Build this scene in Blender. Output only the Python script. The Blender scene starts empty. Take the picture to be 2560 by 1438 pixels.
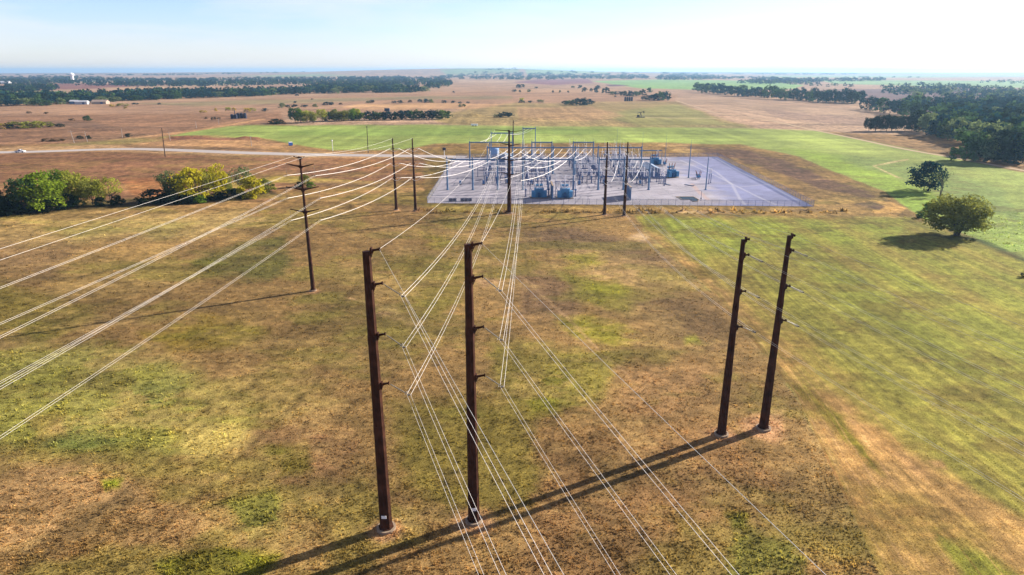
import bpy, math, random
import numpy as np
from mathutils import Vector, Matrix

# ------------------------------------------------------------------ camera, light, exposure
scene = bpy.context.scene
CAMH, FPX = 55.0, 1640.0
TH = math.atan((719 - 177) / FPX)
cd = bpy.data.cameras.new("camera"); cam = bpy.data.objects.new("camera", cd)
scene.collection.objects.link(cam); scene.camera = cam
cam.location = (0, 0, CAMH); cam.rotation_euler = (math.pi / 2 - TH, 0, 0)
cd.sensor_width = 36.0; cd.lens = 36.0 * FPX / 2560.0
cd.clip_start = 1.0; cd.clip_end = 150000.0

SUN_EL, SUN_AZ = math.radians(24), math.radians(29)      # azimuth from +x towards +y
sun_dir = Vector((math.cos(SUN_EL) * math.cos(SUN_AZ), math.cos(SUN_EL) * math.sin(SUN_AZ), math.sin(SUN_EL)))
sl = bpy.data.lights.new("sun", 'SUN'); sl.energy = 5.0; sl.angle = math.radians(0.45); sl.color = (1.0, 0.90, 0.76)
so = bpy.data.objects.new("sun", sl); scene.collection.objects.link(so)
so.rotation_euler = (-sun_dir).to_track_quat('-Z', 'Y').to_euler(); so.location = (300, 150, 200)

world = bpy.data.worlds.new("World"); scene.world = world; world.use_nodes = True
wn, wl = world.node_tree.nodes, world.node_tree.links
wn.clear()
w_out = wn.new('ShaderNodeOutputWorld'); w_bg = wn.new('ShaderNodeBackground')
sky = wn.new('ShaderNodeTexSky'); sky.sky_type = 'NISHITA'; sky.sun_disc = False
sky.sun_elevation = SUN_EL; sky.sun_rotation = math.pi / 2 - SUN_AZ
sky.altitude = 300; sky.air_density = 1.0; sky.dust_density = 0.3; sky.ozone_density = 4.0
w_bg.inputs['Strength'].default_value = 0.05
# thin high cloud, laid out by direction
w_geo = wn.new('ShaderNodeTexCoord'); w_map = wn.new('ShaderNodeMapping')
w_map.inputs['Scale'].default_value = (2.2, 2.2, 14.0)
w_noi = wn.new('ShaderNodeTexNoise'); w_noi.inputs['Scale'].default_value = 1.6
w_noi.inputs['Detail'].default_value = 6; w_noi.inputs['Roughness'].default_value = 0.55
w_rmp = wn.new('ShaderNodeMapRange'); w_rmp.inputs['From Min'].default_value = 0.40; w_rmp.inputs['From Max'].default_value = 0.75
w_rmp.inputs['To Max'].default_value = 0.8
w_mix = wn.new('ShaderNodeMix'); w_mix.data_type = 'RGBA'
w_mix.inputs['B'].default_value = (7.9, 8.0, 8.3, 1)
wl.new(w_geo.outputs['Generated'], w_map.inputs['Vector']); wl.new(w_map.outputs['Vector'], w_noi.inputs['Vector'])
wl.new(w_noi.outputs['Fac'], w_rmp.inputs['Value']); wl.new(w_rmp.outputs['Result'], w_mix.inputs['Factor'])
w_tint = wn.new('ShaderNodeMix'); w_tint.data_type = 'RGBA'; w_tint.blend_type = 'MULTIPLY'; w_tint.inputs['Factor'].default_value = 1.0
w_sep = wn.new('ShaderNodeSeparateXYZ'); wl.new(w_geo.outputs['Generated'], w_sep.inputs[0])
w_el = wn.new('ShaderNodeValToRGB')                            # by elevation: sky above the view darkened and blued to weaken its fill light
w_el.color_ramp.elements[0].position = 0.0; w_el.color_ramp.elements[0].color = (1.0, 1.0, 1.0, 1)
w_el.color_ramp.elements[1].position = 0.70; w_el.color_ramp.elements[1].color = (0.10, 0.16, 0.32, 1)
e_ = w_el.color_ramp.elements.new(0.11); e_.color = (1.0, 1.0, 1.0, 1); e_ = w_el.color_ramp.elements.new(0.20); e_.color = (0.55, 0.63, 0.80, 1); e_ = w_el.color_ramp.elements.new(0.40); e_.color = (0.20, 0.28, 0.48, 1)
wl.new(w_sep.outputs['Z'], w_el.inputs['Fac'])
w_wb = wn.new('ShaderNodeMix'); w_wb.data_type = 'RGBA'; w_wb.blend_type = 'MULTIPLY'; w_wb.inputs['Factor'].default_value = 1.0
w_wb.inputs['B'].default_value = (1.60, 1.50, 1.76, 1)        # white balance of the photograph
wl.new(w_el.outputs['Color'], w_wb.inputs['A']); wl.new(w_wb.outputs['Result'], w_tint.inputs['B'])
wl.new(sky.outputs['Color'], w_tint.inputs['A']); wl.new(w_tint.outputs['Result'], w_mix.inputs['A']); wl.new(w_mix.outputs['Result'], w_bg.inputs['Color'])
wl.new(w_bg.outputs['Background'], w_out.inputs['Surface'])

scene.view_settings.view_transform = 'Standard'; scene.view_settings.look = 'None'
scene.view_settings.exposure = 1.3; scene.view_settings.gamma = 1.0
scene.render.engine = 'CYCLES'
scene.cycles.max_bounces = 5; scene.cycles.diffuse_bounces = 2; scene.cycles.transmission_bounces = 2
scene.cycles.transparent_max_bounces = 10; scene.cycles.volume_bounces = 0
scene.cycles.use_denoising = True
K_ALB = 0.60      # displayed tone of the place -> base colour

# ------------------------------------------------------------------ survey: photograph pixel -> ground point
FW = np.array([0, math.cos(TH), -math.sin(TH)]); UP = np.array([0, math.sin(TH), math.cos(TH)])
CAM = np.array([0, 0, CAMH])
def ray(x, y): return FW + np.array([1.0, 0, 0]) * ((x - 1280) / FPX) - UP * ((y - 719) / FPX)
def G(x, y, z=0.0):
    d = ray(x, y); return Vector(CAM + d * ((z - CAMH) / d[2]))
def atY(x, y, Y):
    d = ray(x, y); return Vector(CAM + d * (Y / d[1]))
def depth(v): return float(np.dot(np.array(v) - CAM, FW))

# ------------------------------------------------------------------ noise
def _h(ix, iy, s):
    with np.errstate(over='ignore'):
        h = (ix.astype(np.int64) * 374761393 + iy.astype(np.int64) * 668265263 + s * 974634541) & 0xffffffff
        h = ((h ^ (h >> 13)) * 1274126177) & 0xffffffff
        h = ((h ^ (h >> 16)) * 2246822519) & 0xffffffff
    return ((h ^ (h >> 15)) & 0xffffff) / float(0xffffff)
def vn(x, y, s=0):
    x = np.asarray(x, float); y = np.asarray(y, float)
    ix, iy = np.floor(x), np.floor(y); fx, fy = x - ix, y - iy
    fx = fx * fx * (3 - 2 * fx); fy = fy * fy * (3 - 2 * fy)
    a = _h(ix, iy, s); b = _h(ix + 1, iy, s); c = _h(ix, iy + 1, s); d = _h(ix + 1, iy + 1, s)
    return (a * (1 - fx) + b * fx) * (1 - fy) + (c * (1 - fx) + d * fx) * fy
def fbm(x, y, s=0, o=4, g=0.5):
    t = 0; a = 1; n = 0
    for i in range(o):
        t = t + a * vn(x * 2 ** i + 17.3 * i, y * 2 ** i - 9.1 * i, s + i); n += a; a *= g
    return t / n
def ss(a, b, x):
    t = np.clip((x - a) / (b - a), 0, 1); return t * t * (3 - 2 * t)
def lin(c):
    c = np.asarray(c, float) / 255.0
    return np.where(c <= 0.04045, c / 12.92, ((c + 0.055) / 1.055) ** 2.4)
def alb(c, k=None):
    v = lin(c) * (K_ALB if k is None else k); return (float(v[0]), float(v[1]), float(v[2]), 1.0)

# ------------------------------------------------------------------ materials
MATS = {}
def mat(name, col, rough=0.8, metal=0.0, noise=0.0, nscale=1.0, spec=0.3):
    if name in MATS: return MATS[name]
    m = bpy.data.materials.new(name); m.use_nodes = True; MATS[name] = m
    nt = m.node_tree; b = nt.nodes['Principled BSDF']
    b.inputs['Roughness'].default_value = rough; b.inputs['Metallic'].default_value = metal
    b.inputs['Specular IOR Level'].default_value = spec
    if noise:
        g = nt.nodes.new('ShaderNodeNewGeometry'); n = nt.nodes.new('ShaderNodeTexNoise')
        n.inputs['Scale'].default_value = nscale; n.inputs['Detail'].default_value = 5
        r = nt.nodes.new('ShaderNodeMapRange'); r.inputs['From Min'].default_value = 0.3; r.inputs['From Max'].default_value = 0.7
        r.inputs['To Min'].default_value = 1 - noise; r.inputs['To Max'].default_value = 1 + noise
        mx = nt.nodes.new('ShaderNodeMix'); mx.data_type = 'RGBA'; mx.blend_type = 'MULTIPLY'; mx.inputs['Factor'].default_value = 1
        mx.inputs['A'].default_value = (*col[:3], 1)
        nt.links.new(g.outputs['Position'], n.inputs['Vector']); nt.links.new(n.outputs['Fac'], r.inputs['Value'])
        nt.links.new(r.outputs['Result'], mx.inputs['B']); nt.links.new(mx.outputs['Result'], b.inputs['Base Color'])
    else:
        b.inputs['Base Color'].default_value = (*col[:3], 1)
    return m
STEEL_RUST = mat('weathering_steel', (0.048, 0.0185, 0.0108), 0.75, 0.0, 0.5, 0.9, 0.10)
CONC = mat('concrete', (0.27, 0.20, 0.14), 0.9, 0, 0.25, 1.5)
GALV = mat('galvanised_steel_blue_shade', (0.085, 0.17, 0.30), 0.5, 0.0, 0.15, 0.7, 0.4)  # blue of the steel's shaded side put into its base colour
FRAME = mat('frame_steel', (0.085, 0.12, 0.24), 0.6, 0.2, 0.2, 1.0)
PORC = mat('grey_insulator', (0.62, 0.60, 0.66), 0.35, 0, 0, 1, 0.5)
BROWNP = mat('brown_insulator', (0.22, 0.07, 0.035), 0.3, 0, 0, 1, 0.5)
STRINGM = mat('string_insulator', (0.16, 0.15, 0.13), 0.4, 0, 0, 1, 0.5)
TRAFO = mat('transformer_paint_blue_shade', (0.075, 0.24, 0.43), 0.5, 0, 0.15, 0.8)  # grey paint, with the blue of its shade put into the colour
ALU = mat('aluminium_conductor', (0.74, 0.70, 0.65), 0.55, 0.0, 0, 1, 0.5)
ALUG = mat('weathered_conductor', (0.50, 0.50, 0.48), 0.55, 0.0, 0, 1, 0.5)
BUS = mat('bus_conductor', (0.85, 0.82, 0.80), 0.5, 0, 0, 1, 0.5)
WHITE = mat('white_paint', (0.78, 0.78, 0.80), 0.5)
FIREW = mat('firewall_concrete_blue_shade', (0.10, 0.17, 0.30), 0.85, 0, 0.15, 0.4)  # concrete tinted with the dark blue of its shaded face
HOUSEW = mat('ribbed_metal_wall', (0.16, 0.22, 0.33), 0.6, 0, 0.1, 0.6)
HOUSER = mat('metal_roof', (0.20, 0.26, 0.36), 0.5, 0, 0.1, 0.6)
WOODP = mat('creosoted_wood', (0.045, 0.028, 0.022), 0.9, 0, 0.3, 1.0)
WOODG = mat('weathered_grey_wood', (0.34, 0.30, 0.27), 0.9, 0, 0.2, 1.0)
BLACK = mat('dark_rubber', (0.02, 0.02, 0.022), 0.8)
DARKP = mat('dark_tank_paint', (0.018, 0.022, 0.05), 0.6, 0, 0.2, 0.5)
GLASS = mat('dark_glass', (0.02, 0.03, 0.05), 0.08, 0, 0, 1, 0.6)
CABBLUE = mat('cabinet_paint', (0.07, 0.16, 0.33), 0.6, 0, 0.1, 1)
BARK = mat('bark', (0.075, 0.055, 0.045), 0.95, 0, 0.35, 2)

def fence_mat():
    m = bpy.data.materials.new('chain_link_fabric'); m.use_nodes = True; nt = m.node_tree
    b = nt.nodes['Principled BSDF']; b.inputs['Base Color'].default_value = (0.44, 0.43, 0.48, 1); b.inputs['Roughness'].default_value = 0.6
    t = nt.nodes.new('ShaderNodeBsdfTransparent'); mx = nt.nodes.new('ShaderNodeMixShader'); mx.inputs['Fac'].default_value = 0.28
    nt.links.new(t.outputs[0], mx.inputs[1]); nt.links.new(b.outputs[0], mx.inputs[2])
    nt.links.new(mx.outputs[0], nt.nodes['Material Output'].inputs['Surface']); return m
FENCEM = fence_mat()

def leaf_mat(name, col, trans=0.35):
    m = bpy.data.materials.new(name); m.use_nodes = True; nt = m.node_tree; nt.nodes.remove(nt.nodes['Principled BSDF'])
    at = nt.nodes.new('ShaderNodeAttribute'); at.attribute_name = 'tint'
    oi = nt.nodes.new('ShaderNodeObjectInfo')
    r = nt.nodes.new('ShaderNodeMapRange'); r.inputs['To Min'].default_value = 0.6; r.inputs['To Max'].default_value = 1.45
    r2 = nt.nodes.new('ShaderNodeMapRange'); r2.inputs['To Min'].default_value = 0.8; r2.inputs['To Max'].default_value = 1.2
    mu = nt.nodes.new('ShaderNodeMath'); mu.operation = 'MULTIPLY'
    mx = nt.nodes.new('ShaderNodeMix'); mx.data_type = 'RGBA'; mx.blend_type = 'MULTIPLY'; mx.inputs['Factor'].default_value = 1
    mx.inputs['A'].default_value = (*col, 1)
    d = nt.nodes.new('ShaderNodeBsdfDiffuse'); t = nt.nodes.new('ShaderNodeBsdfTranslucent'); ms = nt.nodes.new('ShaderNodeMixShader')
    ms.inputs['Fac'].default_value = trans
    L = nt.links.new
    L(at.outputs['Fac'], r.inputs['Value']); L(oi.outputs['Random'], r2.inputs['Value'])
    L(r.outputs['Result'], mu.inputs[0]); L(r2.outputs['Result'], mu.inputs[1]); L(mu.outputs[0], mx.inputs['B'])
    L(mx.outputs['Result'], d.inputs['Color']); L(mx.outputs['Result'], t.inputs['Color'])
    L(d.outputs[0], ms.inputs[1]); L(t.outputs[0], ms.inputs[2]); L(ms.outputs[0], nt.nodes['Material Output'].inputs['Surface'])
    return m
LEAF = {
 'green': leaf_mat('leaf_green', (0.12, 0.20, 0.020), .45), 'bright': leaf_mat('leaf_bright_green', (0.21, 0.29, 0.026), .5),
 'yellow': leaf_mat('leaf_yellow', (0.46, 0.41, 0.025), .5), 'olive': leaf_mat('leaf_olive', (0.20, 0.21, 0.04), .45),
 'lime': leaf_mat('leaf_yellow_green', (0.30, 0.31, 0.045), .5),
 'dark': leaf_mat('leaf_dark', (0.018, 0.034, 0.016), 0.25), 'deep': leaf_mat('leaf_deep_blue_shade', (0.011, 0.042, 0.048), 0.3),  # deep: leaf green pushed to teal, blue shade painted into the colour
 'mid': leaf_mat('leaf_mid_green', (0.055, 0.105, 0.034), 0.35), 'gold': leaf_mat('leaf_gold', (0.40, 0.30, 0.04), .45),
 'sage': leaf_mat('leaf_sage', (0.15, 0.19, 0.075), .45), 'brown': leaf_mat('leaf_brown', (0.10, 0.07, 0.035), 0.2)}

# ------------------------------------------------------------------ mesh helpers
COL = scene.collection
class MB:
    def __init__(s): s.v = []; s.f = []; s.mi = []; s.cur = 0
    def add(s, vs, fs):
        n = len(s.v); s.v += [tuple(v) for v in vs]; s.f += [tuple(i + n for i in f) for f in fs]; s.mi += [s.cur] * len(fs); return s
    def box(s, c, d, rz=0.0):
        cx, cy, cz = c; x, y, z = d[0] / 2, d[1] / 2, d[2] / 2; co, si = math.cos(rz), math.sin(rz); vs = []
        for sx, sy, sz in ((-1,-1,-1),(1,-1,-1),(1,1,-1),(-1,1,-1),(-1,-1,1),(1,-1,1),(1,1,1),(-1,1,1)):
            a, b = sx * x, sy * y; vs.append((cx + a * co - b * si, cy + a * si + b * co, cz + sz * z))
        return s.add(vs, [(0,3,2,1),(4,5,6,7),(0,1,5,4),(1,2,6,5),(2,3,7,6),(3,0,4,7)])
    def cyl(s, p, q, r0, r1=None, n=8, cap=True):
        r1 = r0 if r1 is None else r1; p, q = Vector(p), Vector(q); d = (q - p)
        if d.length < 1e-6: return s
        d.normalize(); a = d.orthogonal().normalized(); b = d.cross(a)
        if abs(d.z) > 0.99: a = Vector((1, 0, 0)); b = d.cross(a)
        vs = []
        for c, r in ((p, r0), (q, r1)):
            for i in range(n):
                t = 2 * math.pi * (i + 0.5) / n; vs.append(c + a * (r * math.cos(t)) + b * (r * math.sin(t)))
        fs = [(i, (i + 1) % n, n + (i + 1) % n, n + i) for i in range(n)]
        if cap: fs += [tuple(range(n - 1, -1, -1)), tuple(range(n, 2 * n))]
        return s.add(vs, fs)
    def lathe(s, p, q, prof, n=8):
        """prof: (t along p-q, radius)"""
        p, q = Vector(p), Vector(q); d = (q - p); L = d.length; d.normalize(); a = d.orthogonal().normalized(); b = d.cross(a)
        vs = []
        for t, r in prof:
            for i in range(n):
                u = 2 * math.pi * i / n; vs.append(p + d * (L * t) + a * (r * math.cos(u)) + b * (r * math.sin(u)))
        fs = []
        for k in range(len(prof) - 1):
            for i in range(n): fs.append((k*n+i, k*n+(i+1) % n, (k+1)*n+(i+1) % n, (k+1)*n+i))
        fs += [tuple(range(n - 1, -1, -1)), tuple(range((len(prof)-1)*n, len(prof)*n))]
        return s.add(vs, fs)
    def sheds(s, p, q, r, k=7, n=8):
        prof = [(0, r * 0.6)]
        for i in range(k):
            t = (i + 0.3) / k; prof += [(t, r * 0.6), (t + 0.25 / k, r), (t + 0.4 / k, r * 0.6)]
        return s.lathe(p, q, prof + [(1, r * 0.55)], n)
    def tube(s, pts, r, n=5):
        pts = [Vector(p) for p in pts]; m = len(pts); vs = []
        for k, p in enumerate(pts):
            d = (pts[min(k + 1, m - 1)] - pts[max(k - 1, 0)]).normalized()
            a = d.cross(Vector((0, 0, 1)))
            if a.length < 1e-4: a = d.orthogonal()
            a.normalize(); b = d.cross(a)
            rr = r[k] if isinstance(r, (list, tuple)) else r
            for i in range(n):
                t = 2 * math.pi * i / n; vs.append(p + a * (rr * math.cos(t)) + b * (rr * math.sin(t)))
        fs = [(k*n+i, k*n+(i+1) % n, (k+1)*n+(i+1) % n, (k+1)*n+i) for k in range(m - 1) for i in range(n)]
        fs += [tuple(range(n - 1, -1, -1)), tuple(range((m-1)*n, m*n))]
        return s.add(vs, fs)
    def build(s, name, mats, parent=None, loc=None, smooth=False):
        me = bpy.data.meshes.new(name); me.from_pydata(s.v, [], s.f)
        if not isinstance(mats, (list, tuple)): mats = [mats]
        for m in mats: me.materials.append(m)
        if len(mats) > 1: me.polygons.foreach_set('material_index', s.mi)
        if smooth: me.polygons.foreach_set('use_smooth', [True] * len(s.f))
        me.update(); o = bpy.data.objects.new(name, me); COL.objects.link(o)
        if parent: o.parent = parent
        if loc is not None: o.location = loc
        return o
def np_mesh(name, v, quads, mats, attr=None, attr_name='tint', smooth=False, tris=False):
    me = bpy.data.meshes.new(name); k = 3 if tris else 4; nf = len(quads)
    me.vertices.add(len(v)); me.vertices.foreach_set('co', np.asarray(v, np.float32).ravel())
    me.loops.add(nf * k); me.loops.foreach_set('vertex_index', np.asarray(quads, np.int32).ravel())
    me.polygons.add(nf); me.polygons.foreach_set('loop_start', np.arange(0, nf * k, k, dtype=np.int32))
    me.polygons.foreach_set('loop_total', np.full(nf, k, np.int32))
    for m in mats: me.materials.append(m)
    if attr is not None:
        if attr.ndim == 1:
            a = me.attributes.new(attr_name, 'FLOAT', 'POINT'); a.data.foreach_set('value', attr.astype(np.float32))
        else:
            a = me.attributes.new(attr_name, 'FLOAT_COLOR', 'POINT'); a.data.foreach_set('color', attr.astype(np.float32).ravel())
    if smooth: me.polygons.foreach_set('use_smooth', np.ones(nf, bool))
    me.update(calc_edges=True); me.validate(); return me
def tag(o, label=None, cat=None, group=None, kind=None):
    if label: o['label'] = label
    if cat: o['category'] = cat
    if group: o['group'] = group
    if kind: o['kind'] = kind
    return o
def thing(name, label, cat, loc=(0, 0, 0), rz=0.0, group=None):
    o = bpy.data.objects.new(name, None); o.empty_display_size = 0.5; COL.objects.link(o)
    o.location = loc; o.rotation_euler = (0, 0, rz); return tag(o, label, cat, group)
def dup(root, loc, rz=None, label=None, group=None):
    r = root.copy(); COL.objects.link(r); r.location = loc
    if rz is not None: r.rotation_euler = (0, 0, rz)
    if label: r['label'] = label
    if group: r['group'] = group
    for ch in list(root.children):
        c = ch.copy(); COL.objects.link(c); c.parent = r
        for g in list(ch.children):
            d = g.copy(); COL.objects.link(d); d.parent = c
    return r
def struct(o): o['kind'] = 'structure'; return o

# ------------------------------------------------------------------ ground: soil and grass cover, surveyed as patches
# (tone, edge softness, raggedness, outline)
R = []
def P_(c, soft, warp, pts, op=1.0): R.append((c, soft, warp, pts, op))
# far plain
P_((186,152,122), 3, 3, [(-400,300),(-400,186),(3000,186),(3000,330),(1700,330)])
P_((150,185,110), 1.5, 2, [(1480,203),(1640,199),(1900,202),(2010,213),(1985,222),(1780,225),(1600,221)])
P_((150,180,120), 1.5, 2, [(2050,200),(2560,203),(2900,206),(2900,224),(2300,216),(2080,209)])
P_((165,185,135), 1, 1, [(1300,184),(1500,182.5),(1520,189),(1320,191)])
P_((140,165,110), 1, 1, [(500,205),(700,203),(690,210),(470,214)])
P_((120,140,90), 2, 2, [(-200,234),(160,228),(150,241),(-200,248)])
P_((150,105,92), 1.5, 2, [(0,214),(160,208),(420,212),(300,221),(0,226)])
P_((155,110,110), 1.5, 2, [(1285,206),(1340,199),(1470,198),(1485,208),(1380,213)])
P_((120,90,95), 1, 1, [(1512,212),(1540,211),(1575,214),(1525,216)])
P_((124,98,98), 4, 5, [(1990,228),(2200,222),(2900,222),(2900,320),(2300,296),(2160,254),(2010,236)])
P_((180,142,110), 4, 4, [(-300,266),(400,255),(1050,232),(1300,226),(1700,238),(1700,262),(1300,262),(800,292),(-300,310)])
P_((150,140,100), 3, 5, [(330,258),(620,250),(1000,242),(1280,240),(1280,247),(980,250),(500,266)], .7)
P_((160,120,88), 6, 6, [(-300,292),(700,280),(720,320),(480,336),(220,360),(-300,372)])
P_((135,105,82), 3, 5, [(0,300),(230,305),(300,318),(500,318),(300,324),(60,312)], .8)
P_((140,108,80), 3, 5, [(140,345),(330,335),(460,330),(330,350),(180,358)], .8)
P_((206,162,116), 2, 3, [(840,269),(900,260),(1100,258),(1280,262),(1200,272),(950,275)])
P_((196,158,120), 2, 3, [(1290,224),(1520,222),(1560,228),(1290,232)])
P_((170,146,94), 4, 6, [(1080,300),(1130,280),(1290,258),(1690,254),(1800,296),(1880,318),(1500,320),(1130,312)])
P_((150,150,84), 5, 8, [(1500,290),(1600,270),(1690,262),(1740,275),(1800,305),(1860,316),(1600,316)], .7)
P_((186,146,104), 4, 8, [(1290,268),(1480,266),(1560,290),(1480,304),(1300,300)], .7)
P_((186,154,124), 3, 4, [(1690,240),(1790,241),(1950,263),(2160,271),(2290,296),(2330,340),(2150,334),(2040,327),(1860,288),(1690,254)])
P_((160,130,112), 4, 6, [(1900,268),(2040,285),(2250,300),(2240,318),(2060,310),(1930,290)], .6)
P_((158,174,86), 3, 4, [(480,326),(620,313),(1130,313),(1500,317),(1860,320),(2050,328),(2400,398),(2900,500),(2900,800),(2450,600),(2290,540),(2210,480),(1990,390),(1850,363),(1680,358),(1240,358),(1090,360),(1000,374),(830,377),(690,352),(500,344),(400,346)])
P_((140,168,76), 3, 5, [(700,326),(1100,320),(1500,324),(1500,336),(1000,340),(700,336)], .6)
P_((172,190,92), 4, 6, [(1240,340),(1700,335),(1860,350),(1700,356),(1250,352)], .7)
P_((158,188,66), 12, 16, [(1960,372),(2100,390),(2260,450),(2360,500),(2330,560),(2200,474)], .8)
P_((138,160,84), 8, 12, [(2080,392),(2260,400),(2500,470),(2560,560),(2420,500),(2200,430)], .7)
P_((180,196,95), 6, 10, [(1880,328),(2060,340),(2300,392),(2200,396),(1980,352)], .5)
P_((208,190,130), 1.5, 2, [(2180,414),(2225,404),(2272,397),(2272,400),(2226,408),(2188,415),(2240,440),(2258,447),(2240,444)])
P_((186,142,96), 4, 8, [(290,354),(470,341),(560,342),(690,354),(740,366),(640,376),(400,373)])
P_((128,78,62), 2, 3, [(395,348),(470,341),(545,345),(640,346),(648,352),(560,350),(480,348),(410,352)], .7)
P_((200,152,104), 1.5, 1.5, [(255,352),(430,332),(560,312),(660,296),(664,299),(560,317),(430,337),(262,354)])
P_((146,142,78), 5, 8, [(110,366),(320,346),(420,348),(330,360),(200,370)], .6)
P_((190,152,106), 3, 4, [(-100,374),(240,362),(420,368),(640,377),(1000,384),(1160,384),(1160,397),(1000,396),(640,392),(240,380),(-100,392)])
P_((120,92,68), 2, 4, [(300,364),(420,364),(640,372),(700,378),(560,376),(420,371),(320,368)], .7)
P_((152,108,76), 6, 8, [(-300,388),(240,380),(640,393),(1145,398),(1070,506),(1000,522),(700,500),(300,520),(-300,560)])
P_((184,138,90), 3, 6, [(380,414),(700,404),(900,406),(960,410),(700,411),(390,421)], .8)
P_((176,124,72), 6, 14, [(830,400),(960,396),(1040,404),(1060,440),(930,430)], .6)
P_((122,88,68), 6, 14, [(930,396),(1060,400),(1080,415),(1000,410)], .7)
P_((198,150,92), 5, 8, [(180,470),(420,452),(460,462),(330,478),(200,484)], .7)
P_((182,118,70), 8, 10, [(300,450),(440,440),(500,470),(420,500),(330,490)], .7)
P_((194,168,78), 3, 6, [(540,462),(700,440),(860,448),(1000,458),(980,466),(840,458),(700,456),(560,474)], .8)
P_((146,112,62), 8, 14, [(690,474),(1068,444),(1072,512),(900,524),(690,516)], .8)
P_((112,86,64), 5, 10, [(760,452),(900,452),(980,462),(880,466),(780,462)], .7)
P_((196,150,98), 4, 8, [(880,470),(1060,468),(1065,486),(940,490)], .5)
# creek bed under the left groves
P_((92,78,46), 6, 8, [(-300,520),(140,508),(330,496),(420,494),(680,478),(700,488),(560,504),(330,520),(100,538),(-300,556)])
# margins of the gravel pad
P_((150,118,68), 4, 6, [(1060,384),(1100,362),(1240,360),(1640,359),(1720,364),(1850,362),(1990,392),(2210,480),(2300,540),(2280,548),(1900,546),(1640,536),(1300,532),(1060,532),(1060,500)])
P_((196,158,100), 3, 6, [(1640,360),(1720,362),(1760,376),(1790,388),(1700,382)], .8)
P_((112,84,68), 5, 12, [(1690,366),(1850,372),(1960,402),(2060,446),(2150,470),(2190,496),(2060,474),(1930,424),(1800,392)], .9)
P_((170,132,80), 5, 10, [(1830,394),(1950,450),(2060,510),(2100,520),(2040,512),(1900,440)], .7)
P_((198,152,86), 3, 6, [(2090,507),(2130,495),(2180,499),(2230,505),(2268,522),(2240,542),(2190,541),(2175,520),(2120,514)])
P_((108,84,66), 3, 5, [(2130,512),(2180,503),(2212,518),(2200,526),(2170,522)])
P_((176,138,76), 5, 10, [(1060,516),(1500,516),(2035,522),(2200,540),(1640,534),(1060,530)], .7)
P_((206,164,116), 2, 4, [(1690,526),(1800,528),(1830,534),(1700,533)], .8)
P_((96,76,56), 2, 5, [(1860,520),(2060,522),(2110,528),(1900,530)], .7)
# near pasture
P_((156,118,72), 20, 20, [(-2500,528),(100,540),(600,512),(1060,524),(1300,532),(1600,538),(1680,640),(1790,740),(1900,860),(1990,985),(2100,1200),(2210,1450),(2600,2600),(-2500,2600)])
P_((178,148, 90), 14, 30, [(-200,548),(250,530),(620,525),(700,560),(420,600),(-200,620)], .7)
P_((142,132,66), 14, 30, [(60,560),(330,545),(520,560),(420,580),(160,590)], .5)
P_((134,104,72), 20, 40, [(-100,590),(180,600),(260,660),(120,690),(-100,680)], .6)
P_((184,144, 84), 25, 40, [(180,640),(430,620),(480,700),(300,760),(120,740)], .8)
P_((112,102,52), 16, 30, [(500,640),(600,605),(710,590),(730,660),(690,700),(560,694),(480,664)], .9)
P_((128,112,46), 20, 30, [(-100,690),(150,740),(250,790),(100,850),(-100,840)], .7)
P_((150,122, 46), 20, 35, [(360,830),(520,795),(680,830),(600,870),(430,880)], .8)
P_((180,140, 80), 16, 25, [(560,770),(700,780),(640,810),(570,800)], .6)
P_((162,148, 74), 40, 55, [(-100,880),(200,862),(420,905),(570,965),(650,1010),(640,1090),(500,1140),(330,1140),(150,1130),(-100,1130)], .9)
P_((118,118, 56), 26, 50, [(80,1088),(240,1072),(320,1100),(240,1128),(120,1128)], .9)
P_((126,124, 62), 22, 50, [(330,980),(430,960),(470,985),(380,1010)], .7)
P_((184,154, 84), 18, 20, [(430,1060),(600,1010),(640,1085),(600,1132),(500,1138),(420,1110)], .9)
P_((124,104, 52), 8, 8, [(440,1080),(500,1030),(560,985),(566,990),(510,1040),(450,1088)], .6)
P_((178,136, 80), 14, 25, [(60,1040),(160,1030),(170,1085),(90,1100)], .7)
P_((136,100, 66), 40, 50, [(650,980),(790,1040),(830,1250),(690,1250),(610,1130)], .7)
P_((164,112, 78), 22, 40, [(780,1080),(860,1070),(890,1130),(830,1190),(780,1180)], .5)
P_((120,104, 42), 20, 30, [(670,1110),(760,1110),(780,1180),(700,1190)], .8)
P_((174,132, 86), 30, 40, [(-100,1160),(300,1150),(360,1230),(200,1330),(-100,1420)], .8)
P_((172,130, 82), 30, 40, [(330,1240),(560,1220),(620,1330),(420,1420),(230,1420)], .7)
P_((120, 94, 60), 26, 60, [(320,1190),(370,1210),(250,1290),(120,1390),(40,1420),(40,1390),(180,1300)], .55)
P_((128,122, 40), 20, 30, [(390,1410),(560,1365),(700,1385),(640,1450),(420,1460)], .9)
P_((120,116, 50), 20, 30, [(560,1250),(690,1230),(720,1310),(620,1340)], .8)
P_((130,130, 34), 10, 18, [(255,1205),(310,1195),(300,1215),(262,1222)], .9)
P_((120, 96, 56), 40, 50, [(760,700),(1000,720),(1040,900),(900,940),(760,860)], .6)
P_((128, 98, 72), 20, 30, [(1290,572),(1420,562),(1560,600),(1680,650),(1580,668),(1440,622),(1310,612)], .9)
P_((212,170,126), 6, 12, [(1570,596),(1600,578),(1628,600),(1602,609)])
P_((182,142, 92), 15, 25, [(1380,622),(1480,620),(1590,650),(1700,660),(1740,720),(1600,720),(1480,690)], .8)
P_((128, 96, 70), 20, 30, [(1285,680),(1390,690),(1460,750),(1420,800),(1300,790)], .8)
P_((132,118, 52), 14, 22, [(1400,690),(1470,700),(1600,760),(1560,790),(1440,740)], .8)
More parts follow.
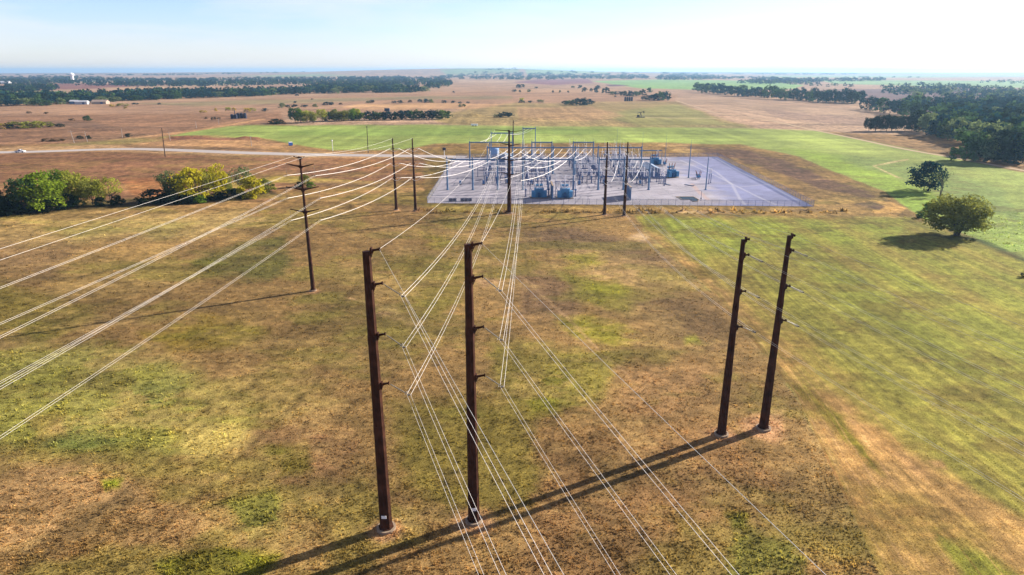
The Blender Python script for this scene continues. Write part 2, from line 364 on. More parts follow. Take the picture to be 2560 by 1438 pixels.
P_((128, 98, 66), 20, 30, [(1560,740),(1700,730),(1800,790),(1840,880),(1700,860)], .8)
for q in ([(1410,642),(1470,636),(1515,655),(1490,668),(1430,662)], [(1380,792),(1440,788),(1540,812),(1605,850),(1540,862),(1430,832)], [(1450,716),(1545,700),(1585,735),(1500,748)],
          [(1340,942),(1420,930),(1440,960),(1350,978)], [(1040,588),(1120,596),(1175,612),(1110,622)], [(1310,1000),(1380,990),(1390,1030),(1320,1040)]):
    P_((140,132, 40), 16, 30, q, .75)
P_((140,132, 48), 25, 40, [(1230,860),(1560,880),(1500,1000),(1260,1010)], .6)
P_((126,110, 48), 30, 40, [(1010,640),(1150,640),(1160,760),(1060,800),(980,720)], .7)
P_((196,146,106), 8, 16, [(935,766),(980,770),(1020,795),(990,806),(945,785)])
P_((190,142,104), 8, 14, [(1010,800),(1070,800),(1040,820),(1010,815)], .8)
P_((186,138,104), 8, 14, [(1190,700),(1240,694),(1260,712),(1210,716)], .8)
P_((128,112, 46), 40, 50, [(980,1000),(1330,1000),(1360,1260),(1100,1290),(1000,1200)], .7)
P_((152,110, 70), 40, 50, [(1380,1090),(1790,1060),(2000,1250),(1900,1450),(1300,1450)], .8)
P_((166,122, 80), 30, 35, [(1560,930),(1760,900),(1800,1010),(1700,1060),(1560,1040)], .7)
P_((196,146,104), 12, 16, [(1880,1040),(1960,1020),(1960,1070),(1900,1090)], .8)
P_((112, 104, 48), 30, 60, [(1820,1330),(1960,1340),(2010,1450),(1830,1450)], .9)
P_((110,104, 40), 14, 20, [(1820,1280),(1870,1290),(1860,1330),(1825,1320)], .8)
P_((150,140, 52), 10, 16, [(1710,845),(1745,842),(1748,860),(1716,862)], .9)
P_((150,118, 66), 18, 26, [(1230,560),(1500,548),(1600,565),(1420,566),(1260,575)], .6)
P_((136,126, 56), 16, 30, [(1060,545),(1240,540),(1290,560),(1120,575)], .6)
# cultivated field on the right
P_((152,152, 70), 7, 8, [(1592,538),(2280,546),(2450,600),(2600,660),(2900,800),(4200,2600),(2600,2600),(2210,1450),(2100,1200),(1990,985),(1900,860),(1790,740),(1680,640),(1612,576)])
P_((186,150, 98), 20, 18, [(1606,580),(1642,588),(1796,706),(1924,832),(2055,955),(2265,1120),(2780,1420),(3300,1900),(2600,2600),(2210,1450),(2100,1200),(1990,985),(1900,860),(1790,740),(1680,640)], .9)
P_((146,156, 66), 40, 40, [(2020,640),(2300,616),(2620,690),(2700,1040),(2300,880),(2100,770)], .8)
P_((150,170, 66), 12, 16, [(1620,545),(2000,548),(2260,556),(2240,610),(1950,620),(1760,640)], .7)
P_((124,120, 42), 12, 14, [(1975,955),(2020,960),(2135,1085),(2215,1190),(2150,1140),(2040,1025)], .9)
P_((118,130, 44), 20, 24, [(2340,1330),(2430,1370),(2560,1440),(2420,1470)], .8)
P_((128,130, 56), 16, 20, [(1860,800),(1930,860),(2080,980),(2040,975),(1930,890)], .7)
P_((196,156,110), 16, 18, [(2100,1000),(2200,1090),(2330,1190),(2290,1190),(2150,1080)], .7)
P_((62, 80, 44), 6, 6, [(2400,588),(2450,596),(2620,670),(2620,682),(2450,606)], .8)
P_((196,158,112), 6, 10, [(2318,1150),(2350,1150),(2368,1172),(2335,1168)], .8)

def PL(c, w, pts, op=.7):      # worn line along a polyline
    L = [(x - w * (y - 480) / 500., y) for x, y in pts]; Rr = [(x + w * (y - 480) / 500., y) for x, y in pts][::-1]; P_(c, 1.6, 2.5, L + Rr, op)
EDGE = [(1612,576),(1680,640),(1790,740),(1900,860),(1990,985),(2100,1200),(2230,1460)]
for k_, c_, w_ in ((6,(212,172,130),1.5),(20,(138,104,70),1.2),(30,(214,176,134),1.4),(46,(146,112,74),1.3),(58,(210,172,128),1.6),(80,(150,118,76),1.2),(92,(208,170,124),1.4),(122,(140,116,66),1.4),(150,(204,168,116),1.3)):
    PL(c_, w_, [(x + k_ * (y - 480) / 500., y) for x, y in EDGE], .55)
for pts_ in ([(1560,925),(1500,880),(1420,800),(1300,690)], [(1575,940),(1512,890),(1432,806),(1310,694)]): P_((186,144,104), 2, 4, [(x - 2, y) for x, y in pts_] + [(x + 3, y) for x, y in pts_][::-1], .5)
P_((190,144,104), 2, 5, [(850,738),(960,766),(1010,790),(1060,815),(1058,820),(1005,796),(955,771),(850,742)], .6)
P_((120,96,60), 3, 6, [(0,700),(200,690),(330,660),(335,664),(205,696),(0,707)], .5)
P_((150,150,120), 1.2, 2, [(0,202),(200,200),(420,202),(200,204)], .8); P_((150,175,120), 1, 1.5, [(560,192),(800,190),(900,192),(700,194)], .8); P_((205,170,130), 1, 2, [(250,220),(740,200),(742,206),(300,226)], .8)
P_((140,170,120), 1, 2, [(1100,188),(1280,186),(1300,189),(1120,191)], .8); P_((160,190,130), 1, 1.5, [(1900,190),(2300,188),(2560,189),(2560,193),(2200,194),(1950,193)], .8); P_((206,172,136), 1, 2, [(1140,200),(1290,203),(1280,207),(1150,206)], .8)
def poly_sd(px, py, pts):
    d = np.full(px.shape, 1e9); inside = np.zeros(px.shape, bool); n = len(pts)
    for i in range(n):
        x0, y0 = pts[i]; x1, y1 = pts[(i + 1) % n]; ex, ey = x1 - x0, y1 - y0
        wx, wy = px - x0, py - y0; t = np.clip((wx * ex + wy * ey) / (ex * ex + ey * ey + 1e-9), 0, 1)
        d = np.minimum(d, (wx - ex * t) ** 2 + (wy - ey * t) ** 2)
        c = (y0 > py) != (y1 > py)
        with np.errstate(divide='ignore', invalid='ignore'):
            inside ^= c & (px < ex * (py - y0) / (ey if ey else 1e-9) + x0)
    d = np.sqrt(d); return np.where(inside, d, -d)
COLLARS = []
def soil(X, Y):
    """tone (0..255 rgb) of the ground cover at world points"""
    yy = np.maximum(Y, 24.0); zc = yy * math.cos(TH) + CAMH * math.sin(TH)
    px = 1280 + FPX * X / zc; py = 719 + FPX * (CAMH * math.cos(TH) - yy * math.sin(TH)) / zc
    r = np.hypot(X, Y) + 1.0; az = np.arctan2(X, yy); lr = np.log(r)
    w1 = fbm(az * 22, lr * 22, 11, 5, .6) - .5; w2 = fbm(az * 22, lr * 22, 31, 5, .6) - .5
    far = ss(500, 1400, r)
    c = np.empty((X.size, 3)); c[:] = (158, 122, 76)
    for col, soft, warp, pts, op in R:
        xs = [p[0] for p in pts]; ys = [p[1] for p in pts]; m = warp * 1.6 + soft
        s = np.nonzero((px > min(xs) - m) & (px < max(xs) + m) & (py > min(ys) - m) & (py < max(ys) + m))[0]
        if not s.size: continue
        sd = poly_sd(px[s] + w1[s] * warp * 2.2, py[s] + w2[s] * warp * 1.4, pts)
        w = (ss(-soft, soft, sd) * op)[:, None]
        c[s] = c[s] * (1 - w) + np.array(col, float) * w
    # patchiness
    near = 1 - ss(260, 700, r); nb = 1 - ss(180, 420, r)
    green = ((c[:, 1] - c[:, 0]) > -12).astype(float)
    a = fbm(X / 22, Y / 15, 5, 5, .6); b = fbm(X / 8, Y / 5, 15, 5, .65); d = fbm(X / 1.3, Y / 1.1, 25, 4, .7); e = fbm(X / 60, Y / 45, 35, 4)
    md = ss(200, 320, r) * (1 - ss(700, 1300, r)); br = 1 + md * (1 - green) * ((fbm(X / 2.5, Y / 5, 26, 4, .7) - .5) * .7 + (fbm(X / 40, Y / 9, 27, 4, .6) - .5) * .3) + (b - .5) * .38 * (1 - .5 * far) + (d - .5) * .62 * near + (e - .5) * .3
    ol = ss(.50, .68, a) * near * (1 - green) * .42
    ta = ss(.54, .70, fbm(X / 16, Y / 10, 45, 6, .65)) * near * (1 - green) * .5
    dk = ss(.52, .66, fbm(X / 13, Y / 8, 55, 6, .65)) * near * .32
    c = c * (1 - ol[:, None]) + np.array((134, 126, 50.)) * ol[:, None]
    c = c * (1 - ta[:, None]) + np.array((188, 148, 90.)) * ta[:, None]
    c = c * (1 - dk[:, None]) + np.array((104, 82, 50.)) * dk[:, None]
    # drilled rows and wheelings of the cultivated fields
    fld = (poly_sd(px, py, [(1592,538),(2280,546),(2600,660),(4200,2600),(2600,2600),(2210,1450),(1990,985),(1790,740),(1612,576)]) > 0)
    xr = X + Y * .03 + 6 * np.sin(Y / 60.)
    st = fbm(xr / 1.3, Y / 60, 65, 4, .65) - .5; st2 = fbm(xr / 6, Y / 150, 75, 3) - .5; st3 = fbm(xr / .45, Y / 40, 95, 2) - .5
    fn = fld * (1 - .5 * ss(200, 400, r))
    c *= (1 + fn * (st * .36 + st3 * .3))[:, None]
    k = np.clip(fld * (st2 * 1.0 + .05), 0, .45)[:, None]; c = c * (1 - k) + np.array((186, 152, 92.)) * k
    k = np.clip(fld * (-st2 * 1.1 - .06) * ss(52, 75, X + Y * .02), 0, .4)[:, None]; c = c * (1 - k) + np.array((118, 128, 52.)) * k
    mid = (py > 255) & (py < 380) & (r > 380)
    c *= (1 + mid * (fbm(X / 7, Y / 200, 85, 3) - .5) * .25 + mid * (fbm(X / 120, Y / 14, 86, 3) - .5) * .25)[:, None]
    br = br * (1 + .07 * nb * (1 - fld)); c = c * (1 + nb[:, None] * np.array((-.025, .025, .03)) * (1 - fld[:, None]) + fld[:, None] * np.array((.02, -.02, -.08)))
    for cx, cy, rad, col in COLLARS:
        q = np.hypot(X - cx, Y - cy); s = q < rad * 2
        if s.any():
            w = (1 - ss(rad * .6, rad * 1.7, q[s] + (b[s] - .5) * rad * 1.6))[:, None] * .85; c[s] = c[s] * (1 - w) + np.array(col, float) * w
    c = c * br[:, None]; lu = (c @ np.array((.3, .6, .1)))[:, None]; c = lu + (c - lu) * (1 - .05 * (1 - ss(900, 1600, r))[:, None])
    return np.clip(c, 6, 250)

BUMPS = []     # spoil heaps: x, y, height, rx, ry
def hill(X, Y):
    z = 84 * np.exp(-((X + 600) / 2300) ** 2 - ((Y - 9800) / 2000) ** 2)
    z = z + 30 * np.exp(-((X + 4500) / 3000) ** 2 - ((Y - 13000) / 3000) ** 2) + 22 * np.exp(-((X - 4500) / 4500) ** 2 - ((Y - 16000) / 3500) ** 2)
    r = np.hypot(X, Y); z = z + ss(3500, 7000, r) * 12 * (fbm(X / 1500, Y / 900, 101, 3) - .5)
    for bx, by, h, rx, ry in BUMPS: z = z + h * np.exp(-((X - bx) / rx) ** 2 - ((Y - by) / ry) ** 2)
    return z

for p_, s_ in (((966,1326),1.9),((1185,1306),2.2),((1803,1088),2.2),((1908,1073),3.0),((783,728),1.6),((1273,534),1.6),((991,526),1.8),((1039,528),1.8),((1511,538),1.6),((1560,541),1.6)):
    q = G(*p_); COLLARS.append((q.x, q.y, s_, (192,146,104)))
for p_, h_, rx_, ry_ in (((885,522),1.8,4.5,3),((610,349),2.5,8,5),((500,343),1.6,30,4),((640,350),2.2,9,4),((1182,291),4,12,9),((1310,299),2.5,30,12),((430,345),1.5,20,4)):
    q = G(*p_); BUMPS.append((q.x, q.y, h_, rx_, ry_))

def build_ground():
    ang = np.radians(np.concatenate([np.linspace(-180, -50, 40)[:-1], np.linspace(-50, 50, 1040), np.linspace(50, 180, 40)[1:-1]]))
    dep = np.radians(np.concatenate([np.linspace(89, 44, 30)[:-1], np.linspace(44, 12, 560)[:-1], np.linspace(12, .8, 420)[:-1], np.geomspace(.8, .135, 60)]))
    rad = CAMH / np.tan(dep); A, Rr = np.meshgrid(ang, rad)
    X = (np.sin(A) * Rr).ravel(); Y = (np.cos(A) * Rr).ravel()
    Z = hill(X, Y)
    na, nr = len(ang), len(rad)
    i, j = np.meshgrid(np.arange(nr - 1), np.arange(na), indexing='ij'); j2 = (j + 1) % na
    q = np.stack([i * na + j, i * na + j2, (i + 1) * na + j2, (i + 1) * na + j], -1).reshape(-1, 4)[:, ::-1]
    col = np.ones((X.size, 4), np.float32); col[:, :3] = lin(soil(X, Y)) * K_ALB
    m = bpy.data.materials.new('soil_and_grass'); m.use_nodes = True; nt = m.node_tree; b = nt.nodes['Principled BSDF']; L = nt.links.new
    b.inputs['Roughness'].default_value = 0.95; b.inputs['Specular IOR Level'].default_value = 0.05
    at = nt.nodes.new('ShaderNodeAttribute'); at.attribute_name = 'soil'; g = nt.nodes.new('ShaderNodeNewGeometry')
    n1 = nt.nodes.new('ShaderNodeTexNoise'); n1.inputs['Scale'].default_value = 4.5; n1.inputs['Detail'].default_value = 6; n1.inputs['Roughness'].default_value = .7
    n2 = nt.nodes.new('ShaderNodeTexNoise'); n2.inputs['Scale'].default_value = 0.6; n2.inputs['Detail'].default_value = 6; n2.inputs['Roughness'].default_value = .65
    for n in (n1, n2): L(g.outputs['Position'], n.inputs['Vector'])
    r1 = nt.nodes.new('ShaderNodeMapRange'); r1.inputs['From Min'].default_value = .3; r1.inputs['From Max'].default_value = .7; r1.inputs['To Min'].default_value = .38; r1.inputs['To Max'].default_value = 1.6
    r2 = nt.nodes.new('ShaderNodeMapRange'); r2.inputs['From Min'].default_value = .3; r2.inputs['From Max'].default_value = .7; r2.inputs['To Min'].default_value = .78; r2.inputs['To Max'].default_value = 1.22
    L(n1.outputs['Fac'], r1.inputs['Value']); L(n2.outputs['Fac'], r2.inputs['Value'])
    mu = nt.nodes.new('ShaderNodeMath'); mu.operation = 'MULTIPLY'; L(r1.outputs[0], mu.inputs[0]); L(r2.outputs[0], mu.inputs[1])
    mx = nt.nodes.new('ShaderNodeMix'); mx.data_type = 'RGBA'; mx.blend_type = 'MULTIPLY'; mx.inputs['Factor'].default_value = 1
    L(at.outputs['Color'], mx.inputs['A']); L(mu.outputs[0], mx.inputs['B']); L(mx.outputs['Result'], b.inputs['Base Color'])
    bp = nt.nodes.new('ShaderNodeBump'); bp.inputs['Strength'].default_value = .55; bp.inputs['Distance'].default_value = .22
    ad = nt.nodes.new('ShaderNodeMath'); ad.operation = 'ADD'; L(n1.outputs['Fac'], ad.inputs[0]); L(n2.outputs['Fac'], ad.inputs[1])
    L(ad.outputs[0], bp.inputs['Height']); L(bp.outputs['Normal'], b.inputs['Normal'])
    me = np_mesh('ground', np.stack([X, Y, Z], -1), q, [m], col, 'soil', True)
    o = bpy.data.objects.new('ground', me); COL.objects.link(o); struct(o)
build_ground()

# ------------------------------------------------------------------ gravel pad, road, farm track
def paint_mat(name, rough=.95, ns=2.0):
    m = bpy.data.materials.new(name); m.use_nodes = True; nt = m.node_tree; b = nt.nodes['Principled BSDF']; L = nt.links.new
    b.inputs['Roughness'].default_value = rough; b.inputs['Specular IOR Level'].default_value = .1
    at = nt.nodes.new('ShaderNodeAttribute'); at.attribute_name = 'soil'; g = nt.nodes.new('ShaderNodeNewGeometry')
    n = nt.nodes.new('ShaderNodeTexNoise'); n.inputs['Scale'].default_value = ns; n.inputs['Detail'].default_value = 5
    L(g.outputs['Position'], n.inputs['Vector']); r = nt.nodes.new('ShaderNodeMapRange'); r.inputs['To Min'].default_value = .75; r.inputs['To Max'].default_value = 1.25
    L(n.outputs['Fac'], r.inputs['Value']); mx = nt.nodes.new('ShaderNodeMix'); mx.data_type = 'RGBA'; mx.blend_type = 'MULTIPLY'; mx.inputs['Factor'].default_value = 1
    L(at.outputs['Color'], mx.inputs['A']); L(r.outputs[0], mx.inputs['B']); L(mx.outputs['Result'], b.inputs['Base Color']); return m
PADX0, PADX1, PADY0, PADY1 = -37.0, 130.5, 277.0, 446.0
def build_pad():
    nx, ny = 330, 300; u, v = np.meshgrid(np.linspace(0, 1, nx), np.linspace(0, 1, ny))
    X = (PADX0 + (128.6 - PADX0) * u) * (1 - v) + (PADX0 + (138.2 - PADX0) * u) * v
    Y = (284.0 + (276.4 - 284.0) * u) * (1 - v) + (441.0 + (447.0 - 441.0) * u) * v
    x, y = X.ravel(), Y.ravel(); c = np.empty((x.size, 3)); c[:] = (186, 181, 192)
    right = ss(86, 104, x + (fbm(x / 14, y / 14, 201, 4) - .5) * 30 - (y - 300) * .10)[:, None] * .85
    c = c * (1 - right) + np.array((146, 152, 196.)) * right
    edge = ss(6, 2.5, 128.6 + (y - 276.4) / 170.6 * 9.6 - x)[:, None]; c = c * (1 - edge * .5) + np.array((110, 124, 176.)) * edge * .5  # blue band inside the right fence: its shadow painted into the gravel
    b = fbm(x / 6, y / 6, 211, 5, .6); c *= (1 + (b - .5) * .28 + (fbm(x / 30, y / 20, 221, 3) - .5) * .2)[:, None]
    def track(pts, w, col, op):
        nonlocal c
        d = np.full(x.size, 1e9)
        for (x0, y0), (x1, y1) in zip(pts[:-1], pts[1:]):
            ex, ey = x1 - x0, y1 - y0; t = np.clip(((x - x0) * ex + (y - y0) * ey) / (ex * ex + ey * ey), 0, 1)
            d = np.minimum(d, np.hypot(x - x0 - ex * t, y - y0 - ey * t))
        k = (1 - ss(w * .4, w, d + (b - .5) * .8))[:, None] * op; c = c * (1 - k) + np.array(col, float) * k
    g = lambda *q: [tuple(G(*p)[:2]) for p in q]
    track(g((1725,398),(1790,430),(1830,462),(1850,498),(1862,512)), 1.0, (206,206,222), .6)
    track(g((1700,400),(1790,440),(1900,495),(1940,512)), .9, (206,206,222), .55)
    track(g((1790,396),(1850,430),(1920,462),(2000,505)), 1.1, (196,200,224), .6)
    track(g((1760,465),(1850,468),(1930,460)), 1.0, (200,196,214), .5)
    track(g((1560,505),(1800,506),(1990,514)), 1.2, (196,186,200), .4)
    track(g((1110,490),(1240,484),(1440,484),(1700,486)), 1.4, (202,190,200), .4)
    track(g((1730,460),(1745,478),(1770,500)), 1.6, (214,182,172), .6)
    col = np.ones((x.size, 4), np.float32); col[:, :3] = lin(np.clip(c, 0, 250)) * K_ALB
    i, j = np.meshgrid(np.arange(ny - 1), np.arange(nx - 1), indexing='ij')
    q = np.stack([i*nx+j, i*nx+j+1, (i+1)*nx+j+1, (i+1)*nx+j], -1).reshape(-1, 4)
    me = np_mesh('gravel_pad', np.stack([x, y, np.full(x.size, .05)], -1), q, [paint_mat('crushed_stone', .95, 1.6)], col, 'soil')
    o = bpy.data.objects.new('gravel_pad', me); COL.objects.link(o); struct(o)
build_pad()
def strip(name, pxs, width, colr, z, m=None):
    pts = [G(*p) for p in pxs]; dense = []
    for a, b in zip(pts[:-1], pts[1:]):
        n = max(2, int((b - a).length / 8))
        dense += [a.lerp(b, k / n) for k in range(n)]
    dense.append(pts[-1]); n = len(dense); sm = dense[:]
    for _ in range(12): sm = [sm[0]] + [(sm[k-1] + sm[k] * 2 + sm[k+1]) / 4 for k in range(1, n - 1)] + [sm[-1]]
    vs, cs, fs = [], [], []; offs = (-.5, -.36, -.15, 0, .15, .36, .5); tone = (.84, 1.0, 1.06, .92, 1.06, 1.0, .84)
    for k in range(n):
        d = (sm[min(k+1, n-1)] - sm[max(k-1, 0)]).normalized(); s = Vector((d.y, -d.x, 0))
        for t, tn in zip(offs, tone):
            wob = 1 + .12 * (float(vn(k * .35, t * 9, 301)) - .5); p = sm[k] + s * (t * width * wob)
            vs.append((p.x, p.y, z)); cs.append(tn * (1 + .2 * (float(vn(k * .6, t * 30, 311)) - .5)))
    M = len(offs)
    for k in range(n - 1):
        for i in range(M - 1): fs.append((k*M+i, k*M+i+1, (k+1)*M+i+1, (k+1)*M+i))
    col = np.ones((len(vs), 4), np.float32); col[:, :3] = lin(colr)[None] * K_ALB * np.array(cs)[:, None]
    me = np_mesh(name, np.array(vs), fs, [m or paint_mat(name + '_stone', .95, 1.2)], col, 'soil')
    o = bpy.data.objects.new(name, me); COL.objects.link(o); return struct(o)
strip('gravel_road', [(-420,384),(-100,382),(60,381),(150,379),(240,372.5),(330,371),(430,375),(640,383.5),(800,387.5),(960,389),(1100,391),(1165,393)], 13.5, (206,196,192), .03)
strip('farm_track', [(1690,252),(1790,283),(1925,301),(2033,325),(2150,349),(2262,374),(2390,395),(2560,427),(2750,462)], 4.2, (206,178,142), .03)
strip('dirt_track', [(1586,292),(1640,295),(1760,296),(1880,297)], 5, (214,184,140), .03)

# ------------------------------------------------------------------ steel transmission poles
def shaft_mb(h, rb, rt, n=8, joints=(.38, .70), lugs=True):
    m = MB(); m.cyl((0, 0, .35), (0, 0, h), rb, rt, n)
    m.cyl((0, 0, h), (0, 0, h + .06), rt * 1.04, rt * 1.04, n)
    for t in joints:
        z = h * t; r = rb + (rt - rb) * t; m.cyl((0, 0, z), (0, 0, z + h * .03), r * 1.02 + .03, r * 1.0 + .02, n)
    m.cyl((0, 0, .35), (0, 0, .45), rb * 1.2, rb * 1.2, n)
    if lugs:
        for k in range(int(h / 1.2)):
            z = 2.5 + k * 1.2; r = rb + (rt - rb) * z / h
            m.box((math.cos(2.2) * (r + .05), math.sin(2.2) * (r + .05), z), (.16, .05, .05), 2.2)
    return m
def base_mb(rb):
    m = MB(); n = 24; R1 = rb * 1.52
    m.cyl((0, 0, -.3), (0, 0, .34), R1, R1 * .99, n)
    return m
def catenary(a, b, sag, n=24):
    a, b = Vector(a), Vector(b); out = []
    for k in range(n + 1):
        t = k / n; p = a.lerp(b, t); p.z -= 4 * sag * t * (1 - t); out.append(p)
    return out
def string_mb(a, b, r=.07, ring=True):
    """dead-end / suspension insulator string from a to b (local coordinates)"""
    a, b = Vector(a), Vector(b); m = MB(); d = (b - a); L = d.length; d.normalize()
    m.tube([a, a + d * L * .12], r * .35, 5); m.sheds(a + d * L * .12, a + d * L * .88, r, max(6, int(L * 4)), 8)
    m.tube([a + d * L * .88, b], r * .4, 5)
    if ring:
        c = a + d * L * .86; u = d.orthogonal().normalized(); v = d.cross(u)
        m.tube([c + (u * math.cos(t) + v * math.sin(t)) * r * 3 for t in [2 * math.pi * k / 10 for k in range(11)]], r * .3, 4)
    m.box(b, (r * 4, r * 2, r * 2)); return m
def steel_pole(label, basepx, toppx, rb, rt, group=None, plate=None, joints=(.38, .70)):
    b = G(*basepx); h = atY(toppx[0], toppx[1], b.y).z
    t = thing('transmission_pole', label, 'power pole', (b.x, b.y, 0), 0, group)
    shaft_mb(h, rb, rt, joints=joints).build('shaft', STEEL_RUST, t).rotation_euler = (0, 0, math.radians(-24))
    base_mb(rb).build('foundation', CONC, t)
    if plate:
        az = plate; m = MB(); r = rb * .97; d = Vector((math.cos(az), math.sin(az), 0))
        m.box(d * r + Vector((0, 0, 2.3)), (.05, .62, .42), az); m.build('number_plate', WHITE, t)
    return t, b, h, rb, rt
def rad_at(p, z): return p[3] + (p[4] - p[3]) * z / p[2]
TIPS = {}
def davit(p, key, tippx, rise=0.12, endpx=None, rootside=1):
    """short tapered arm on a pole, its tip at a surveyed point in the plane of the pole"""
    t, b = p[0], p[1]; tip = atY(tippx[0], tippx[1], b.y) - Vector((b.x, b.y, 0)); tip.y = 0
    rz = tip.z - rise * 2; r = rad_at(p, rz); root = Vector((rootside * r * .8, 0, rz))
    m = MB(); m.cyl(root, tip, .17, .11, 8); m.cyl(tip - Vector((.04 * rootside, 0, 0)), tip + Vector((.10 * rootside, 0, 0)), .20, .20, 8)
    m.box((rootside * (r + .05), 0, rz), (.22, .5, .75)); m.cyl(root + Vector((0, 0, -.9)), root.lerp(tip, .4), .07, .05, 6)
    a = m.build('arm', STEEL_RUST, t)
    if endpx:
        e = atY(endpx[0], endpx[1], b.y) - Vector((b.x, b.y, 0)); e.y = 0
        s = string_mb(tip, e, .085); s.build('insulator', STRINGM, a)
        TIPS[key] = e + Vector((b.x, b.y, 0))
    else: TIPS[key] = tip + Vector((b.x, b.y, 0))
G1N = 'pairs of heavy dead-end poles'
pA = steel_pole('nearest brown steel pole, leftmost of the large foreground poles, with four short arms', (966,1322), (917,630), .80, .47, G1N, -1.62)
pB = steel_pole('brown steel pole right beside the nearest one, white wires crossing its foot', (1185,1303), (1170,612), .75, .43, G1N, -1.45)
pC = steel_pole('left one of the two dark poles casting long twin shadows beside the cultivated field', (1803,1087), (1861,600), .74, .32, G1N, None, (.33, .66))
pD = steel_pole('right one of the two dark poles at the field edge, on a pale concrete footing', (1908,1072), (1975,590), .78, .33, G1N, None, (.33, .66))
for k, tip, end in (('A1',(955,708),(1007,741)),('A2',(962,835),(1010,868)),('A3',(971,958),(1022,987)),('A0',(948,623),(951,629))): davit(pA, k, tip, .1, end if k != 'A0' else None)
for k, tip, end in (('B1',(1206,691),(1250,727)),('B2',(1208,817),(1253,850)),('B3',(1211,938),(1255,967)),('B0',(1204,608),None)): davit(pB, k, tip, .12, end)
for k, tip, end in (('C0',(1872,598),None),('C1',(1871,637),(1905,654)),('C2',(1863,728),(1897,744)),('C3',(1854,817),(1887,831))): davit(pC, k, tip, .02, end)
for k, tip, end in (('D0',(1986,589),None),('D1',(1983,626),(2016,640)),('D2',(1974,715),(2007,731)),('D3',(1964,801),(1995,816))): davit(pD, k, tip, .02, end)

def arm_pole(key, label, basepx, toppx, rb, rt, levels, shield, drop):
    p = steel_pole(label, basepx, toppx, rb, rt, 'suspension poles with pairs of upswept arms', None, (.45, .75)); t, b = p[0], p[1]; o = Vector((b.x, b.y, 0))
    for li, (L, Rr) in enumerate([shield] + levels):
        for side, px in (('L', L), ('R', Rr)):
            tip = atY(px[0], px[1], b.y) - o; tip.y = 0; sg = -1 if side == 'L' else 1
            z0 = tip.z - (.35 if li == 0 else .75); r = rad_at(p, z0)
            m = MB(); m.cyl((sg * r * .6, 0, z0), tip, .24 if li else .16, .10, 8); m.box((sg * (r + .02), 0, z0), (.25, .6, .7))
            a = m.build('arm', STEEL_RUST, t); k = key + side + str(li)
            if li:
                e = tip + Vector((0, 0, -drop)); string_mb(tip, e, .04, False).build('insulator', STRINGM, a); TIPS[k] = e + o
            else: TIPS[k] = tip + o
    return p
pL = arm_pole('L', 'brown steel pole with upswept arms on the left, before the yellow trees', (783,727), (748,393), .58, .22,
   [((714,409),(785,410)), ((715,467),(797,467)), ((725,523),(798,523))], ((733,391),(762,392)), 2.9)
pH = arm_pole('H', 'brown steel pole with upswept arms in front of the substation fence at its middle', (1273,533), (1274.5,326), .88, .30,
   [((1248,357),(1300,360)), ((1240,395),(1312,397)), ((1250,431),(1302,433))], ((1237,325),(1311,327)), 3.0)

def deadend_pole(key, label, basepx, toppx, rb, rt, levels):
    """levels: pixel height, then horizontal reach of the left and right string ends"""
    p = steel_pole(label, basepx, toppx, rb, rt, 'dead-end poles beside the substation', None, (.4, .7)); t, b, h = p[0], p[1], p[2]; o = Vector((b.x, b.y, 0))
    TIPS[key + '0'] = Vector((b.x, b.y, h))
    for li, (yy, lx, rx) in enumerate(levels, 1):
        z = atY(toppx[0], yy, b.y).z; r = rad_at(p, z)
        m = MB(); m.cyl((0, 0, z - .12), (0, 0, z + .12), r + .06, r + .06, 12); m.box((-r - .1, 0, z), (.3, .15, .3)); m.box((r + .1, 0, z), (.3, .15, .3))
        a = m.build('arm_bracket', STEEL_RUST, t)
        e1, e2 = Vector((lx, 0, z - .15)), Vector((rx, .6, z - .15))
        string_mb((-r - .2, 0, z), e1, .06).build('insulator', PORC, a); string_mb((r + .2, 0, z), e2, .06).build('insulator', PORC, a)
        mid = catenary(e1 + Vector((0, -.8, 0)), e2 + Vector((0, -.8, 0)), 1.0, 10)
        MB().tube([e1] + mid + [e2], .06, 5).build('jumper_loop', BUS, t)
        TIPS[key + 'L' + str(li)] = e1 + o; TIPS[key + 'R' + str(li)] = e2 + o
    return p
LV = [(371,-1.3,2.4),(408,-1.3,2.6),(444,-1.0,2.6)]
pE1 = deadend_pole('E', 'left one of the two slim dark poles standing left of the substation', (991,525), (982,346), .63, .22, LV)
pE2 = deadend_pole('e', 'right one of the two slim dark poles standing left of the substation', (1039,527), (1030,346), .63, .22, LV)
LV2 = [(381,-1.0,2.2),(416,-1.0,2.2),(454,-1.0,2.2)]
pF1 = deadend_pole('F', 'left one of the two dark poles before the substation fence at its right half', (1511,537), (1515.5,356), .66, .23, LV2)
pF2 = deadend_pole('f', 'right one of the two dark poles before the substation fence, close to the blue wall', (1560,540), (1568,356), .66, .23, LV2)
pK = steel_pole('dark slim pole rising behind the substation, seen past the arms of the central pole', (1283,366), (1283,301), .55, .25, None, None, ())
davit(pK, 'K0', (1285,305), .1, None)
